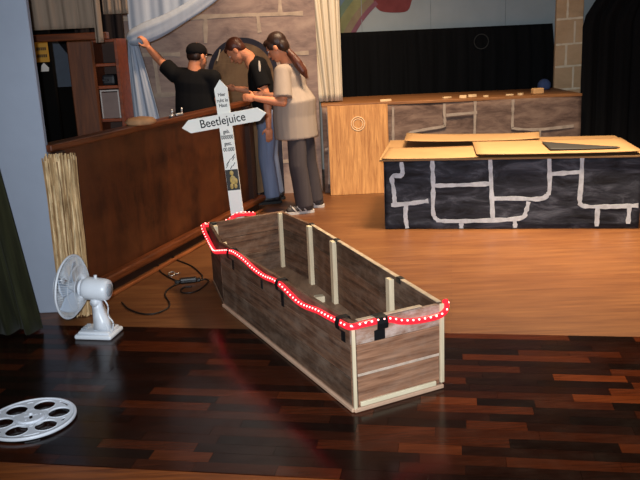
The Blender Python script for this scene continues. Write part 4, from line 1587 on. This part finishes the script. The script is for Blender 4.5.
m.tube([pts[0] + (HR_ @ V((0.037 * math.cos(a), 0.0, 0.037 * math.sin(a)))) for a in [2 * math.pi * k / 16 for k in range(16)]], 0.008, 6, True)
m.build('hair_tie', M_DSHOE, root, True)

# --- stooping person in a black tee and jeans
P2 = dict(foot=(-0.46, 7.76), look=(-0.68, 0.1, -0.73), headup=(-0.75, 0.1, 0.66), face=(-0.97, 0.22, 0), hair=M_REDHAIR, shirt=M_BLACKTEE, trousers=M_JEANS, shoe=M_DSHOE, sole=M_DSOLE,
          hem=-0.1, hem_off=0.0, shirt_f=0, w=(0.175, 0.135), pr=(0.1, 0.092, 0.08, 0.078, 0.08), sleeve=0.66,
          J=dict(head=(-0.735, 7.74, 1.515), neck=(-0.615, 7.745, 1.455), chest=(-0.53, 7.75, 1.25), hips=(-0.46, 7.76, 0.88), shL=(-0.535, 7.57, 1.36), shR=(-0.52, 7.93, 1.37),
                 elL=(-0.445, 7.5, 1.07), wrL=(-0.445, 7.46, 0.79), elR=(-0.6, 8.0, 1.1), wrR=(-0.78, 7.96, 1.14),
                 hiL=(-0.465, 7.67, 0.88), hiR=(-0.455, 7.85, 0.88), knL=(-0.5, 7.66, 0.47), knR=(-0.47, 7.86, 0.47), anL=(-0.46, 7.66, 0.085), anR=(-0.43, 7.87, 0.085)),
          toeL=(-0.62, 7.62, 0), toeR=(-0.6, 7.9, 0),
          handL=((0.0, 0.0, -1), (-0.2, 1, 0), (-1, 0, 0), 0.4), handR=((-1, 0, 0.1), (0, -0.7, -0.5), (0, 0, 1), 0.5))
root, J, (HR_, hs, hf, hu), shirt = person('stooping person in a black tee and blue jeans before the arched door', P2)
h = J['head']
m = MB()
m.ell(h + hu * 0.042 - hf * 0.024, (0.083, 0.092, 0.086), HR_)
m.ell(h + hu * 0.0 - hf * 0.055, (0.074, 0.05, 0.07), HR_)
m.ell(h + hu * 0.07 + hf * 0.045, (0.06, 0.045, 0.03), HR_)
m.blob('hair', M_REDHAIR, root, 0.007, 4)
m = MB()
m.ell(J['shL'] + V((0.035, -0.078, 0.0)), (0.012, 0.01, 0.06))
m.build('sleeve_print', plain('pale_print', rgb(196, 186, 176), 0.8), shirt, True)

# --- person in a cap holding the drape
P1 = dict(foot=(-1.09, 7.2), look=(0.55, 0.8, -0.18), headup=(0.1, 0.15, 1), face=(0.22, 0.97, 0), hair=M_DARKHAIR, shirt=M_BLACKTEE, trousers=M_JEANS, shoe=M_DSHOE, sole=M_DSOLE,
          hem=-0.12, hem_off=0.0, shirt_f=0, w=(0.205, 0.145), pr=(0.105, 0.095, 0.082, 0.08, 0.08), sleeve=0.62, sleeve_r=0.075,
          J=dict(head=(-1.04, 7.21, 1.49), neck=(-1.07, 7.18, 1.41), chest=(-1.085, 7.19, 1.2), hips=(-1.09, 7.2, 0.87), shL=(-1.265, 7.23, 1.335), shR=(-0.905, 7.15, 1.295),
                 elL=(-1.405, 7.33, 1.465), wrL=(-1.475, 7.2, 1.585), elR=(-0.885, 7.2, 1.03), wrR=(-0.9, 7.42, 0.99),
                 hiL=(-1.18, 7.21, 0.87), hiR=(-1.0, 7.18, 0.87), knL=(-1.19, 7.23, 0.46), knR=(-0.99, 7.21, 0.46), anL=(-1.19, 7.19, 0.085), anR=(-0.98, 7.17, 0.085)),
          toeL=(-1.2, 7.36, 0), toeR=(-0.92, 7.33, 0),
          handL=((-0.25, -0.25, 0.93), (-0.6, 0.4, 0.1), (0.3, -0.9, 0), 0.9), handR=((0, 1, 0.1), (-1, 0, 0), (0, 0, 1), 0.5))
root, J, (HR_, hs, hf, hu), shirt = person('person in a black cap and tee reaching up to the blue drape', P1)
h = J['head']
m = MB()
m.ell(h - hu * 0.0 - hf * 0.045, (0.077, 0.055, 0.065), HR_)
m.blob('hair', M_DARKHAIR, root, 0.008, 3)
m = MB()
m.ell(h + hu * 0.048 - hf * 0.012, (0.088, 0.104, 0.07), HR_)
m.ell(h + hu * 0.035 - hf * 0.03, (0.086, 0.086, 0.055), HR_)
m.ell(h + hu * 0.032 + hf * 0.12, (0.065, 0.06, 0.008), HR_)
m.blob('cap', cloth_mat('black_cap', rgb(20, 18, 20), 0.2), root, 0.007, 3)
